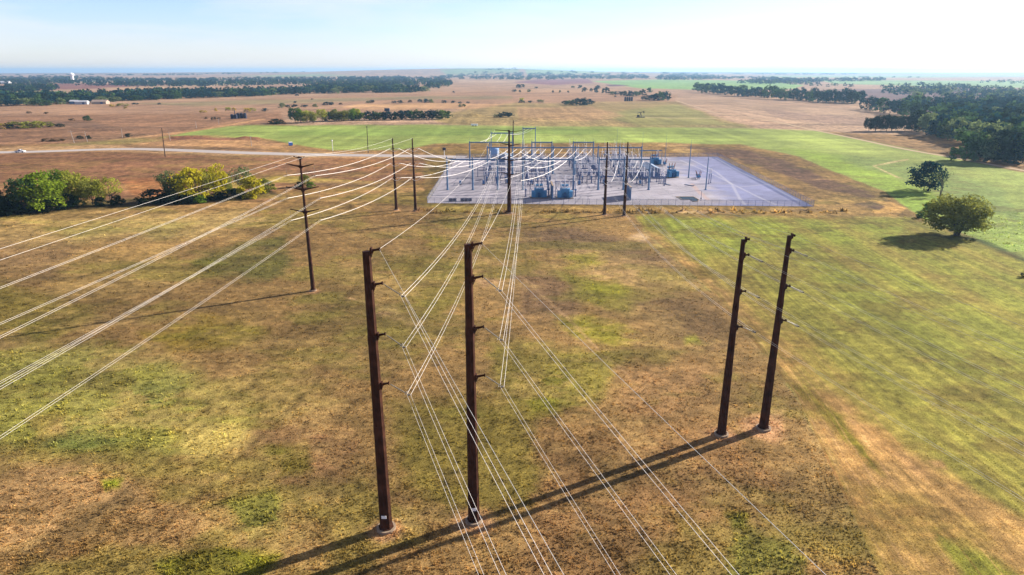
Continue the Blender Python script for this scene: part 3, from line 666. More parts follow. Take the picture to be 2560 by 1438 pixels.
def wood_pole(label, b, t, r0, r1, m, cross=None, lamp=None, group=None, name='utility_pole'):
    g = G(*b); h = atY(t[0], t[1], g.y).z; tp = atY(t[0], t[1], g.y)
    o = thing(name, label, 'utility pole', (g.x, g.y, 0), 0, group)
    q = MB(); q.cyl((0, 0, -.3), (tp.x - g.x, 0, h), r0, r1, 8); q.build('shaft', m, o)
    if cross:
        c = MB(); c.box((tp.x - g.x, -r1 - .07, h - .7), (cross, .14, .2))
        for s in (-.45, 0, .45): c.cyl((tp.x - g.x + s * cross, -r1 - .07, h - .6), (tp.x - g.x + s * cross, -r1 - .07, h - .25), .07, .05, 6)
        c.build('crossarm', m, o)
    if lamp:
        c = MB(); c.cyl((tp.x - g.x, 0, h - .1), (tp.x - g.x, 0, h + .5), .5, .6, 10); c.cyl((tp.x - g.x, 0, h + .5), (tp.x - g.x, 0, h + .9), .6, .15, 10)
        c.build('equipment_head', WHITE, o)
    return o
wood_pole('dark wooden pole standing alone beside the gravel road at left', (413,392), (404,320), .32, .2, WOODP)
wood_pole('dark wooden pole behind the road, left of the two slim steel poles', (920.5,383), (917,315), .3, .2, WOODP, .9)
GP = 'pale wooden poles beyond the gravel road'
for lab, b, t, cr in (('leftmost pale wooden pole with crossarm beyond the gravel road', (186,358), (176,327), 4), ('second pale wooden pole beside two round shrubs beyond the road', (219,355), (211,329), 4),
    ('pale wooden pole without shrubs, right of the pole by the round shrubs', (306,345), (303,322), 0), ('pale wooden pole just right of the dark pole by the road', (426,352), (421,330), 4),
    ('thin pale pole far off at the corner of the green field', (491,321), (489,304), 0), ('thin pale pole farthest right along the field track', (547,312), (546,296), 0),
    ('pale pole beside the red spoil heap', (629,366), (626,340), 2)):
    wood_pole(lab, b, t, .22, .15, WOODG, cr or None, None, GP)
wood_pole('white pole with a round white head in the green field beyond the road', (832,378), (830,353), .2, .16, WHITE, None, True, None, 'monitoring_pole')

# ------------------------------------------------------------------ conductors
def bundle(label, pts, r=.055, m=ALU, sep=.23, group=None, spacers=True):
    p0, p1 = Vector(pts[0]), Vector(pts[-1]); d = (p1 - p0); s = Vector((d.y, -d.x, 0)).normalized() * sep
    t = thing('conductor_bundle', label, 'power line', p0, 0, group)
    loc = [Vector(p) - p0 for p in pts]
    for sg in (-1, 1): MB().tube([p + s * sg for p in loc], r, 5).build('conductor', m, t)
    if spacers:
        L = d.length; n = max(1, int(L / 45))
        for k in range(n):
            i = int((k + .5) / n * (len(loc) - 1)); q = loc[i]
            MB().tube([q - s, q + s], r * 1.3, 5).build('spacer', STRINGM, t)
    return t
def wire(label, pts, r=.03, m=ALU, name='shield_wire', cat='power line', group=None):
    p0 = Vector(pts[0]); o = MB().tube([Vector(p) - p0 for p in pts], r, 5).build(name, m, None, p0); return tag(o, label, cat, group)
def runout(p, az, L, drop, extra, n=30, back=.35):
    """span leaving the picture: falls by drop over L along az, then on by extra"""
    d = Vector((math.cos(math.radians(az)), math.sin(math.radians(az)), 0)); a = drop * (1 + back) / L; b = drop * back / L ** 2; out = []
    for k in range(n + 1):
        x = (L + extra) * k / n; q = Vector(p) + d * x; q.z = p.z - a * x + b * x * x; out.append(q)
    return out
def solve_run(p, outpx, az):
    """drop and length so that a span along az leaves the frame where surveyed"""
    best = None
    for i in range(0, 400):
        s = i * .05; g = G(outpx[0], outpx[1], p.z - s); v = g - p; a = math.degrees(math.atan2(v.y, v.x)); e = abs(a - az)
        if best is None or e < best[0]: best = (e, s, v.xy.length)
    return best[1], best[2]
NM = {'1': 'upper', '2': 'middle', '3': 'lowest'}
for grp, outs, az in (('A', {'1': (1370,1438), '2': (1258,1438), '3': (1203,1438)}, -70.8), ('B', {'1': (1838,1438), '2': (1683,1438), '3': (1545,1438)}, -72.0)):
    who = 'the nearest steel pole' if grp == 'A' else 'the pole beside the nearest one'
    for k in '123':
        p = TIPS[grp + k]; s, L = solve_run(p, outs[k], az)
        bundle(f'{NM[k]} white twin wire from {who} to the bottom edge', runout(p, az, L, s, 70), .0145, ALU, .20)
        q = TIPS[('HL' if grp == 'A' else 'HR') + k]
        bundle(f'{NM[k]} white twin wire from {who} to the central pole', catenary(p, q, 5.0), .02, ALU, .24)
for grp, out, az, q in (('A', (1410,1438), -70.8, 'HL0'), ('B', (2065,1438), -72.0, 'HR0')):
    who = 'the nearest steel pole' if grp == 'A' else 'the pole beside the nearest one'
    p = TIPS[grp + '0']; s, L = solve_run(p, out, az)
    wire(f'thin wire from the top of {who} to the bottom edge', runout(p, az, L, s, 70), .013, ALUG)
    wire(f'thin wire from the top of {who} to the central pole', catenary(p, TIPS[q], 4.0), .016, ALU)
for k, out, nm in (('LL1', (0,720), 'upper left'), ('LR1', (0,843), 'upper right'), ('LL2', (0,810), 'middle left'), ('LR2', (0,971), 'middle right'), ('LL3', (0,957), 'lowest left'), ('LR3', (0,1094), 'lowest right')):
    p = TIPS[k]; s, L = solve_run(p, out, -96)
    bundle(f'white twin wire from the {nm} arm of the left pole to the left edge', runout(p, -96, L, s, 60), .0135, ALU, .25)
    q = TIPS[('EL' if k[1] == 'L' else 'eL') + k[2]]
    bundle(f'white twin wire from the {nm} arm of the left pole to the slim pair', catenary(p, q, 1.7), .030, ALU, .15, None, False)
for k, out, nm, q in (('LL0', (0,622), 'left', 'E0'), ('LR0', (0,650), 'right', 'e0')):
    p = TIPS[k]; s, L = solve_run(p, out, -96)
    wire(f'thin wire from the {nm} top arm of the left pole to the left edge', runout(p, -96, L, s, 60), .016, ALU)
    wire(f'thin wire from the {nm} top arm of the left pole to the slim pair', catenary(p, TIPS[q], 1.3), .022, ALU)
for f_, c_, who in (('F', 'C', 'left'), ('f', 'D', 'right')):
    for k in '123':
        a = TIPS[f_ + 'L' + k] + Vector((1.0, -.8, 0)); b_ = TIPS[c_ + k]
        bundle(f'{NM[k]} faint twin wire over the field joining the {who} poles of the right pairs', catenary(a, b_, 4.5), .020, ALUG, .22)
        bundle(f'{NM[k]} faint grey twin wire from the {who} dark pole to the right edge', runout(b_, -68, 75, 5.5, 60), .012, ALUG, .22)
    wire(f'thin grey wire joining the tops of the {who} poles of the right pairs', catenary(TIPS[f_ + '0'], TIPS[c_ + '0'], 4), .016, ALUG)
    wire(f'thin grey wire from the top of the {who} dark pole to the right edge', runout(TIPS[c_ + '0'], -68, 80, 5, 60), .010, ALUG)

# ------------------------------------------------------------------ substation
GEN = GALV
def gantry(label, cols, spikes, ytop, ybeam, Y, group='steel gantries of the substation', r=.38, beams=None, cap=True):
    """cols: x of the columns (m); heights (m)"""
    x0 = sum(cols) / len(cols); t = thing('gantry', label, 'gantry', (x0, Y, 0.05), 0, group)
    for x in cols:
        m = MB(); m.cyl((x - x0, 0, 0), (x - x0, 0, ytop), r * 1.25, r * .75, 10); m.cyl((x - x0, 0, 0), (x - x0, 0, .25), r * 2, r * 2, 10)
        c = m.build('column', GALV, t)
        if spikes: MB().cyl((x - x0, 0, ytop), (x - x0, 0, ytop + spikes), .07, .03, 6).build('spike', GALV, c)
    for a, b in (beams or list(zip(cols[:-1], cols[1:]))):
        m = MB(); m.box(((a + b) / 2 - x0, 0, ybeam), (b - a - r * 1.5, .5, .6))
        for k in (-1, 0, 1): m.box(((a + b) / 2 - x0 + k * (b - a) * .28, -.3, ybeam - .2), (.12, .3, .5))
        m.build('beam', GALV, t)
    return t
Y1, Y2, Y3 = 317.5, 394.5, 369.4
gantry('long front gantry with six columns in the left half of the substation', [-31.3,-19,-7,5.2,17.5,29.7], 1.2, 15.8, 14.6, Y1)
gantry('front gantry with three columns behind the two dark poles at the right', [41.8,54,66.3], 1.2, 15.8, 14.6, Y1)
gantry('long middle gantry whose beam spans most of the substation', [-13.7,.2,22.9,35.2,47.8,59.7,72.0], 1.5, 15.4, 14.5, Y3, r=.42)
gantry('rear gantry standing out left of the long middle one', [-25.1,-13.2,.4], 2.2, 15.4, 14.8, Y2)
gantry('two column rear gantry behind the middle of the long beam', [11.7,23.6], 2.2, 15.4, 14.8, Y2)
gantry('two column rear gantry at the right end of the rear row', [36.2,48.2], 2.2, 15.4, 14.8, Y2)
gantry('pale gantry far back, left of the dark slim pole behind the yard', [-13.5,.3], 2.0, 17.5, 16.6, 434, r=.3)
gantry('pale gantry far back with the tallest columns, right of the central pole', [7.2,15.4], 1.5, 20.0, 19.0, 441, r=.3)
gantry('low thin portal frame behind the right rear transformer', [80.5,94.5], 0, 7.2, 7.2, 419, r=.14)

def mast(label, b, h, r=.28, spike=4):
    g = G(*b); t = thing('lightning_mast', label, 'mast', (g.x, g.y, .05), 0, 'lightning masts in the gravel yard')
    MB().cyl((0, 0, 0), (0, 0, h), r, r * .5, 10).cyl((0, 0, 0), (0, 0, .2), r * 2, r * 2, 10).build('shaft', GALV, t)
    MB().cyl((0, 0, h), (0, 0, h + spike), .06, .03, 6).build('spike', GALV, t)
mast('pale mast rising straight behind the transformer in the right yard', (1721,445), 17.5, .34, 3)
mast('thin mast beside the rear transformer in the right yard', (1662,408), 12.5, .2, 6)
mast('mast standing alone before the empty right part of the yard', (1764,475), 15.5, .33, 1.5)
mast('thin mast rising between the two right dark poles', (1540,400), 12, .18, 8)
mast('thin mast rising over the end of the long middle gantry', (1603,418), 14, .16, 7)

# strain buses between the gantries
bx = [1435,1415,1397,1380,1357,1337,1312,1292,1272,1240,1216,1192]; tx = [1480,1461,1444,1424,1406,1388,1365,1347,1329,1311,1293,1273]
for i, (a, b) in enumerate(zip(tx, bx)):
    p = atY(a, 372, Y3 - .4); q = atY(b, 400, Y1 + .4)
    s = MB().tube([Vector((0, 0, 0))] + [v - p for v in catenary(p, q, 1.9, 18)][1:], .085, 5).build('strain_bus', BUS, None, p)
    tag(s, 'white sagging line strung between the long middle gantry and the front gantry', 'power line', 'twelve strain buses over the yard')
def lines_to(keys, pts, who, sag=1.6, r=.085):
    for k, (x, y, z), nm in zip(keys, pts, ('upper', 'middle', 'lowest')):
        q = Vector((x, y, z)); p = TIPS[k]
        wire(f'{nm} white line from {who} into the front gantry', catenary(p, q, sag, 20), r, BUS, 'entry_line')
lines_to(['ER1','ER2','ER3'], [(-28.5,Y1-.4,14.3),(-25,Y1-.4,14.3),(-22,Y1-.4,14.3)], 'the left slim pole', 2.2, .07)
lines_to(['eR1','eR2','eR3'], [(-16,Y1-.4,14.3),(-13,Y1-.4,14.3),(-10,Y1-.4,14.3)], 'the right slim pole', 2.4, .07)
lines_to(['HL1','HL2','HL3'], [(8,Y1-.4,14.3),(11,Y1-.4,14.3),(14.5,Y1-.4,14.3)], 'the left arms of the central pole', 1.6, .05)
lines_to(['HR1','HR2','HR3'], [(20.5,Y1-.4,14.3),(23.5,Y1-.4,14.3),(26.5,Y1-.4,14.3)], 'the right arms of the central pole', 1.8, .09)
lines_to(['FR1','FR2','FR3'], [(44.5,Y1-.4,14.3),(48,Y1-.4,14.3),(51,Y1-.4,14.3)], 'the left pole of the right pair', 1.5, .08)
lines_to(['fR1','fR2','fR3'], [(57,Y1-.4,14.3),(60,Y1-.4,14.3),(63,Y1-.4,14.3)], 'the right pole of the right pair', 1.5, .06)
for i, (x0, x1) in enumerate(((45,50),(48,53.5),(51.5,57),(56,63),(59,66.5),(62.5,70))):
    p, q = Vector((x1, Y3 - .4, 14.2)), Vector((x0, Y1 + .4, 14.3))
    tag(MB().tube([v - p for v in catenary(p, q, 1.7, 16)], .05, 5).build('strain_bus', BUS, None, p), 'white sagging line strung over the yard behind the two right dark poles', 'power line', 'six strain buses at the right bays')
for i, (x, y) in enumerate(((-22,Y2),(-17,Y2),(-10,Y2),(-6,Y2))):
    p = Vector((x, y - .4, 14.6)); q = Vector((x + 3.4, y + 39, 16.4)) if i > 0 else Vector((x + 12, y + 39, 16.2))
    tag(MB().tube([v - p for v in catenary(p, q, 1.0, 12)], .07, 5).build('strain_bus', BUS, None, p), 'white line strung from the rear gantry to the far pale gantry', 'power line', 'buses behind the rear gantry')
for i, x in enumerate((8.5, 11, 13.5)):
    p = Vector((x - 12.5, Y2 + 38, 16)); q = Vector((x, 440.6, 18.8))
    tag(MB().tube([v - p for v in catenary(p, q, 1.2, 12)], .09, 5).build('strain_bus', BUS, None, p), 'white line strung across to the tallest far gantry', 'power line', 'buses at the tallest far gantry')
# diagonal buses seen crossing behind the left pole of the right pair
for i, (a, ya, b, yb) in enumerate((((1546,404), Y1 + 1, (1515,441), 322), ((1517,413), 330, (1549,451), 326))):
    p = atY(*a, ya); q = atY(*b, yb); tag(MB().tube([v - p for v in catenary(p, q, .3, 10)], .11, 5).build('down_lead', BUS, None, p), ('white lead slanting down left' if i == 0 else 'white lead slanting down right') + ' behind the left pole of the right pair', 'power line')

def insul(m, a, b, r=.2, k=6): return m.sheds(a, b, r, k, 8)
def make_breaker(ins, body):
    t = thing('circuit_breaker', '', 'circuit breaker')
    m = MB()
    for x in (-5, 0, 5):
        for sx in (-.8, .8):
            for sy in (-.6, .6): m.box((x + sx, sy, .9), (.16, .16, 1.8))
        m.box((x, 0, 1.85), (1.9, 1.5, .18))
    m.box((0, 0, 1.2), (11.5, .2, .2)); m.build('frame', FRAME, t)
    MB().box((6.9, 0, 1.5), (1.1, 1.5, 2.4)).box((6.9, 0, 2.75), (1.3, 1.7, .1)).box((6.9,-.78, 1.5), (.9, .06, 2.0)).build('control_cabinet', body, t)
    for x in (-5, 0, 5):
        m = MB(); m.cyl((x, -1.5, 2.5), (x, 1.5, 2.5), .62, .62, 12); m.cyl((x, -1.55, 2.5), (x, -1.4, 2.5), .75, .75, 12); m.cyl((x, 1.4, 2.5), (x, 1.55, 2.5), .75, .75, 12)
        k = m.build('tank', body, t)
        for s in (-1, 1):
            q = MB(); q.cyl((x, s * .9, 2.9), (x, s * 1.1, 3.4), .3, .25, 8); insul(q, (x, s * 1.1, 3.4), (x, s * 2.0, 6.2), .27, 8); q.cyl((x, s * 2.0, 6.2), (x, s * 2.1, 6.6), .12, .1, 6)
            q.build('bushing', ins, k)
    return t
def make_disconnect(ins):
    t = thing('disconnect_switch', '', 'switch'); m = MB()
    for x in (-5.5, 5.5):
        m.box((x, 0, 2.2), (.35, .35, 4.4)); m.box((x, 0, .1), (.8, .8, .2)); m.box((x, 0, 4.2), (.5, 2.6, .3))
    for y in (-1.1, 1.1): m.box((0, y, 4.5), (12.4, .26, .3))
    m.box((0, 0, 2.2), (10.6, .12, .12)); m.build('frame', FRAME, t)
    for x in (-4.8, 0, 4.8):
        for y in (-1.2, 0, 1.2): k = insul(MB(), (x, y, 4.7), (x, y, 6.9), .2, 6).build('insulator', ins, t)
        b = MB(); b.cyl((x, -1.4, 7.0), (x, 1.4, 7.0), .11, .11, 6); b.box((x, -1.2, 7.05), (.4, .4, .2)); b.box((x, 1.2, 7.05), (.4, .4, .2)); b.cyl((x, .2, 7.0), (x + .1, .4, 8.4), .05, .04, 5)
        b.build('switch_blade', BUS, k)
    return t
def make_support(ins, n=1):
    t = thing('bus_support', '', 'support stand'); m = MB(); 
    for x in ([0] if n == 1 else [-1.7, 1.7]): m.box((x, 0, 2.4), (.3, .3, 4.8)); m.box((x, 0, .1), (.7, .7, .2))
    m.box((0, 0, 4.9), (4.4 if n > 1 else .7, .3, .25)); m.build('frame', FRAME, t)
    for x in ([0] if n == 1 else [-1.7, 0, 1.7]): insul(MB(), (x, 0, 5.05), (x, 0, 7.2), .2, 6).build('insulator', ins, t)
    b = MB(); b.box((0, 0, 7.3), (.5, .5, .2)); b.cyl((0, -.6, 7.42), (0, .6, 7.42), .1, .1, 6); b.build('clamp', BUS, t); return t
def make_cvt():
    t = thing('voltage_transformer', '', 'voltage transformer'); m = MB(); m.box((0, 0, 1.4), (.45, .45, 2.8)); m.box((0, 0, .1), (.9, .9, .2)); m.build('pedestal', FRAME, t)
    MB().box((0, 0, 3.1), (.8, .8, .7)).build('base_tank', CABBLUE, t)
    q = MB(); insul(q, (0, 0, 3.4), (0, 0, 6.4), .32, 9); q.build('insulator', PORC, t); MB().cyl((0, 0, 6.4), (0, 0, 6.8), .4, .3, 8).build('cap', BUS, t); return t
BREAK, BREAKB = make_breaker(PORC, FRAME), make_breaker(BROWNP, TRAFO)
DISC, SUPP, SUPP2, CVT = make_disconnect(PORC), make_support(PORC), make_support(PORC, 2), make_cvt()
used = set()
def place(pr, x, y, label, rz=0.0, group=None, s=None):
    if id(pr) not in used:
        used.add(id(pr)); o = pr; o.location = (x, y, .05); o.rotation_euler = (0, 0, rz); o['label'] = label
        if group: o['group'] = group
    else: o = dup(pr, (x, y, .05), rz, label, group)
    if s: o.scale = (s, s, s)
    return o
bays = (('leftmost', -8, (350, 385)), ('second', 13, (346, 382, 414)), ('third', 41, (352, 384, 415)), ('rightmost', 64, (350, 384, 414)))
rown = ('front', 'middle', 'rear')
for bn, cx, rows in bays:
    for ri, y in enumerate(rows):
        place(BREAK, cx, y, f'{rown[ri]} circuit breaker with inclined bushings in the {bn} bay of the yard', 0, 'circuit breakers')
        for s, wn in ((-7.2, 'before'), (7.2, 'behind')):
            place(DISC, cx, y + s, f'disconnect switch frame just {wn} the {rown[ri]} breaker of the {bn} bay', 0, 'disconnect switches')
    for k, dx in enumerate((-4.8, 0, 4.8)):
        place(CVT, cx + dx, rows[0] - 13.5, f'{("left", "middle", "right")[k]} upright voltage transformer at the front of the {bn} bay', 0, 'voltage transformers')
        place(SUPP, cx + dx, rows[0] + 18, f'{("left", "middle", "right")[k]} single column bus support behind the front breaker of the {bn} bay', 0, 'bus supports')
def make_low_bus():
    t = thing('low_bus', '', 'bus bar'); m = MB(); q = MB()
    for x in (-6.2, -2.1, 2.1, 6.2):
        m.box((x, 0, 1.9), (.28, .28, 3.8)); m.box((x, 0, .1), (.7, .7, .2)); insul(MB(), (x, 0, 3.8), (x, 0, 5.6), .22, 5).build('insulator', PORC, t)
    m.build('frame', FRAME, t); MB().cyl((-7, 0, 5.7), (7, 0, 5.7), .14, .14, 8).build('bus_tube', BUS, t); return t
LOWB = make_low_bus()
def make_portal():
    t = thing('switch_portal', '', 'steel frame'); m = MB(); q = MB(); b = MB()
    for x in (-6.6, 0, 6.6):
        for o_ in (-.35, .35): m.box((x + o_, 0, 4.4), (.12, .12, 8.8))
        for k in range(8): m.cyl((x - .35, 0, .4 + k * 1.05), (x + .35, 0, 1.4 + k * 1.05), .05, .05, 4)
        m.box((x, 0, .1), (1.2, .9, .2))
    for z in (8.2, 8.8): m.box((0, 0, z), (14, .16, .16))
    for k in range(14): m.cyl((-6.8 + k, 0, 8.2), (-5.8 + k, 0, 8.8), .045, .045, 4)
    for x in (-4.4, 0, 4.4): insul(MB(), (x, 0, 8.9), (x, 0, 10.8), .2, 6).build('insulator', PORC, t); insul(MB(), (x, 0, 8.1), (x, 0, 6.3), .18, 6).build('insulator', PORC, t); MB().cyl((x, -2.2, 10.9), (x, 2.2, 10.9), .12, .12, 6).build('bus_tube', BUS, t)
    m.build('lattice_frame', SILV, t); return t
SILV = mat('silver_lattice_steel', (.36, .38, .45), .5, 0, .15, 1); PORT = make_portal()
for bn, cx, rows in bays:
    for ri, y in enumerate(rows):
        place(PORT, cx, y - 3.4, f'tall pale lattice portal over the {rown[ri]} breaker of the {bn} bay', 0, 'pale lattice portals')
    place(PORT, cx, rows[0] + 16, f'tall pale lattice portal between the front and middle breakers of the {bn} bay', 0, 'pale lattice portals')
for bn, cx, rows in bays:
    for ri, y in enumerate(rows):
        for s, wn in ((-11.5, 'front'), (13.5, 'rear')):
            if ri == len(rows) - 1 and s > 0 and cx < 60: continue
            place(LOWB, cx, y + s, f'low white bus bar at the {wn} of the {rown[ri]} row in the {bn} bay', 0, 'low bus bars')
for x, y, w in ((52, 330.5, 'left of the blue wall'), (71, 329.5, 'right of the blue wall')):
    place(DISC, x, y, f'disconnect switch on a frame before the right front gantry, {w}', 0, 'disconnect switches')
for x, y, w in ((73.5, 341, 'before the blue gabled house'), (78.5, 343, 'right of the blue gabled house'), (77, 336, 'beside the path right of the right front gantry'), (-17, 360, 'at the left edge of the equipment rows')):
    place(SUPP2, x, y, f'double column bus support {w}', 0, 'double bus supports')
for px, py, w in ((1655,458,'left of the nearer right transformer'), (1774,459,'beside the mast right of the nearer right transformer'), (1643,406,'left of the rear right transformer')):
    g = G(px, py); place(SUPP2, g.x, g.y, f'tall double column stand {w}', 1.0, 'double bus supports')
# droppers from the strain buses
rr = random.Random(4)
for bn, cx, rows in bays:
    for ri, y in enumerate(rows):
        for k, dx in enumerate((-4.8, 0, 4.8)):
          for sy in (-7.2, 7.2):
            p = Vector((cx + dx + rr.uniform(-1, 1), y + sy + rr.uniform(-2, 2), 13.4 if y < 372 else 14)); q = Vector((cx + dx, y + sy + math.copysign(1.2, sy), 7.1))
            tag(MB().tube([v - p for v in catenary(p, q, .5, 8)], .05, 4).build('down_lead', BUS, None, p), f'thin pale lead hanging over the {rown[ri]} switches of the {bn} bay', 'power line', f'down leads of the {rown[ri]} {bn} bay')

def make_transformer(label, x, y, rz=0, w=6.4, ins=PORC, big=True, group=None):
    t = thing('power_transformer', label, 'transformer', (x, y, .05), rz, group)
    m = MB(); m.box((0, 0, 2.3), (w * .62, 3.0, 3.4)); m.box((0, 0, 4.1), (w * .66, 3.3, .22)); m.box((0, 0, .35), (w * .7, 3.2, .5))
    for k in range(5): m.box((-w * .25 + k * w * .125, -1.53, 2.2), (.1, .1, 3.0))
    m.build('tank', TRAFO, t)
    for sx in (-1, 1):
        m = MB()
        for k in range(7): m.box((sx * (w * .38) , -2.6 + k * .42 - .2, 1.9), (w * .26, .14, 2.7))
        for k in range(6): m.box((sx * (w * .27 + k * w * .045), -1.95, 1.9), (.08, 1.1, 2.75))
        m.box((sx * w * .38, -1.6, 3.3), (w * .27, 2.6, .16)); m.build('radiator', TRAFO, t)
    MB().box((0, -1.95, 1.5), (1.2, .8, 2.1)).build('control_cabinet', mat('cabinet_dark', (.03, .09, .2), .6), t)
    m = MB(); m.cyl((-w * .3, 1.2, 5.4), (w * .3, 1.2, 5.4), .55, .55, 14); m.box((-w * .2, 1.2, 4.6), (.15, .3, 1)); m.box((w * .2, 1.2, 4.6), (.15, .3, 1)); m.build('conservator', TRAFO, t)
    for k in (-1, 0, 1):
        q = MB(); q.cyl((k * w * .22, .2, 4.2), (k * w * .24, .1, 4.6), .3, .26, 8); insul(q, (k * w * .24, .1, 4.6), (k * w * .30, -.2, 7.4), .28, 8); q.cyl((k * w * .30, -.2, 7.4), (k * w * .31, -.2, 7.8), .12, .1, 6); q.build('bushing', ins, t)
        q = MB(); insul(q, (k * w * .16, -1.0, 4.2), (k * w * .16, -1.3, 5.5), .17, 5); q.build('bushing', PORC, t)
    MB().box((0, 0, .1), (w * 1.15, 5.2, .25)).build('plinth', CONC, t)
    return t
make_transformer('blue grey transformer with finned radiators beside the firewall, nearest the fence', 12.3, 297.5, 0, 6.8)
make_transformer('blue grey transformer with finned radiators, right of the one beside the firewall', 24.0, 297.0, 0, 6.8)
make_transformer('nearer transformer in the right yard with brown bushings, a mast behind it', 86.5, 357.5, .35, 6.0, BROWNP)
make_transformer('rear transformer in the right yard with brown bushings, beside a thin mast', 88.0, 408, .1, 6.4, BROWNP)
for px, py, w in ((1745,447,'right of the nearer right transformer'), (1661,414,'left of the rear right transformer')):
    g = G(px, py); place(BREAKB, g.x, g.y, f'small breaker with brown bushings {w}', 1.4, 'breakers with brown bushings', .62)
def arrester_frame(x, y, label):
    t = thing('arrester_stand', label, 'steel frame', (x, y, .05), 0, 'bus frames behind the transformers'); m = MB()
    for sx in (-4.2, 0, 4.2): m.box((sx, 0, 3.1), (.26, .26, 6.2))
    m.box((0, 0, 6.2), (9.6, .26, .3)); m.box((0, 0, 3.6), (8.4, .14, .14)); m.cyl((-4.2, 0, 3.4), (-2.2, -2.2, .2), .1, .1, 5); m.cyl((4.2, 0, 3.4), (2.2, -2.2, .2), .1, .1, 5); m.build('frame', FRAME, t)
    for sx in (-4.2, 0, 4.2):
        insul(MB(), (sx, 0, 6.3), (sx, 0, 8.8), .24, 7).build('arrester', PORC, t); insul(MB(), (sx + .5, -.5, 3.2), (sx + .5, -.5, 5.8), .2, 6).build('arrester', PORC, t)
    MB().cyl((-4.8, 0, 8.95), (4.8, 0, 8.95), .09, .09, 6).build('bus_tube', BUS, t)
arrester_frame(12.6, 305, 'steel frame with upright arresters right behind the transformer beside the firewall')
arrester_frame(24.6, 304.5, 'steel frame with upright arresters right behind the right one of the two front transformers')
for x, y, w in ((6.3, 300, 'left'), (17.0, 301, 'right')):
    place(CVT, x, y, f'upright voltage transformer close on the {w} side of the transformer beside the firewall', 0, 'voltage transformers')
place(CVT, 29.2, 300, 'upright voltage transformer on the right side of the right front transformer', 0, 'voltage transformers')

def firewall(label, x, y0, y1, h):
    t = thing('firewall', label, 'wall', (x, y0, .05)); L = y1 - y0; m = MB(); m.box((0, L / 2, h / 2), (.45, L, h)).build('panel', FIREW, t)
    q = MB(); n = 4
    for k in range(n + 1): q.box((0, k * L / n, h / 2 + .05), (.6, .5, h + .1))
    q.build('pier', FIREW, t)
    MB().box((0, L / 2, h + .16), (.7, L + .6, .12)).build('coping', CONC, t)
firewall('tall blue grey fire wall standing alone behind the right dark pole near the fence', 52.8, 290.6, 303.5, 5.7)
firewall('blue grey fire wall between the two front transformers', 18.1, 290.5, 302.5, 6.4)

def control_house(label, x, y, w, d, h, rz=0):
    t = thing('control_house', label, 'building', (x, y, .05), rz)
    m = MB(); m.box((0, 0, h / 2), (w, d, h))
    for k in range(int(d / .9)): 
        yy = -d / 2 + .45 + k * .9; m.box((-w / 2 - .03, yy, h / 2), (.06, .12, h)); m.box((w / 2 + .03, yy, h / 2), (.06, .12, h))
    for k in range(int(w / .9)): m.box((-w / 2 + .45 + k * .9, -d / 2 - .03, h / 2), (.12, .06, h))
    for yy in (-d / 2, d / 2): m.add([(-w/2, yy, h), (w/2, yy, h), (0, yy, h + w * .16)], [(0, 1, 2) if yy < 0 else (2, 1, 0)])
    m.build('wall', HOUSEW, t)
    rh = h + w * .16; e = .35; m = MB()
    for s in (-1, 1):
        v = [(0, -d/2-e, rh+.12), (s*(w/2+e), -d/2-e, h-.06), (s*(w/2+e), d/2+e, h-.06), (0, d/2+e, rh+.12), (0, -d/2-e, rh), (s*(w/2+e), -d/2-e, h-.18), (s*(w/2+e), d/2+e, h-.18), (0, d/2+e, rh)]
        f = [(0,1,2,3), (7,6,5,4), (0,4,5,1), (2,6,7,3), (1,5,6,2)]; m.add(v, f if s > 0 else [q[::-1] for q in f])
    m.cyl((0, -d/2-e, rh+.12), (0, d/2+e, rh+.12), .12, .12, 6); m.build('roof', HOUSER, t)
    dr = MB().box((w * .2, -d / 2 - .07, 1.1), (1.1, .08, 2.2)).build('door', CABBLUE, t); MB().box((w * .2 + .4, -d / 2 - .14, 1.1), (.08, .08, .2)).build('handle', WHITE, dr)
    MB().box((-w / 2 - .4, -d * .2, 1.6), (.7, 1.4, 1.8)).box((-w / 2 - .4, d * .15, 1.6), (.7, 1.4, 1.8)).build('air_conditioner', FRAME, t)
control_house('blue grey gabled metal house standing right of the equipment rows', 76.5, 366, 7.0, 20, 4.6, .02)
control_house('long ribbed metal house in the rear left of the yard', -4.5, 414, 9.5, 7.5, 4.6, 0)
def vtank(label, px, py, r, h, m_):
    g = G(px, py); t = thing('storage_tank', label, 'tank', (g.x, g.y, 0.05))
    MB().lathe((0, 0, 0), (0, 0, h), [(0, r), (.8, r), (.9, r * .8), (1, .2)], 18).build('shell', m_, t)
    MB().cyl((r + .1, -.25, 0), (r + .1, -.25, h * .85), .05, .05, 5).cyl((r + .1, .25, 0), (r + .1, .25, h * .85), .05, .05, 5).build('ladder', GALV, t)
vtank('pale blue round tank beside the rear left end of the long gantry', 1236, 391, 3.2, 6.2, mat('tank_paint', (.22, .36, .6), .5))
for px, py, w in ((1151,463,'between the two left columns of the front gantry'), (1209,462,'left of the third column of the front gantry'), (1269,459,'left of the central pole inside the yard'), (1329,462,'behind the transformer beside the firewall'), (1448,463,'right of the sixth column of the front gantry'), (1509,460,'just left of the dark pole of the right pair'), (1600,462,'before the right front gantry')):
    g = G(px, py); t = thing('equipment_cabinet', f'small blue cabinet on the gravel {w}', 'cabinet', (g.x, g.y, .05), .1, 'small blue cabinets')
    MB().box((0, 0, .15), (1.3, 1.1, .3)).build('plinth', CONC, t); MB().box((0, 0, 1.2), (1.1, .9, 1.8)).box((0, 0, 2.13), (1.25, 1.05, .08)).build('body', CABBLUE, t); MB().box((0, -.48, 1.2), (.9, .05, 1.6)).build('door', CABBLUE, t)
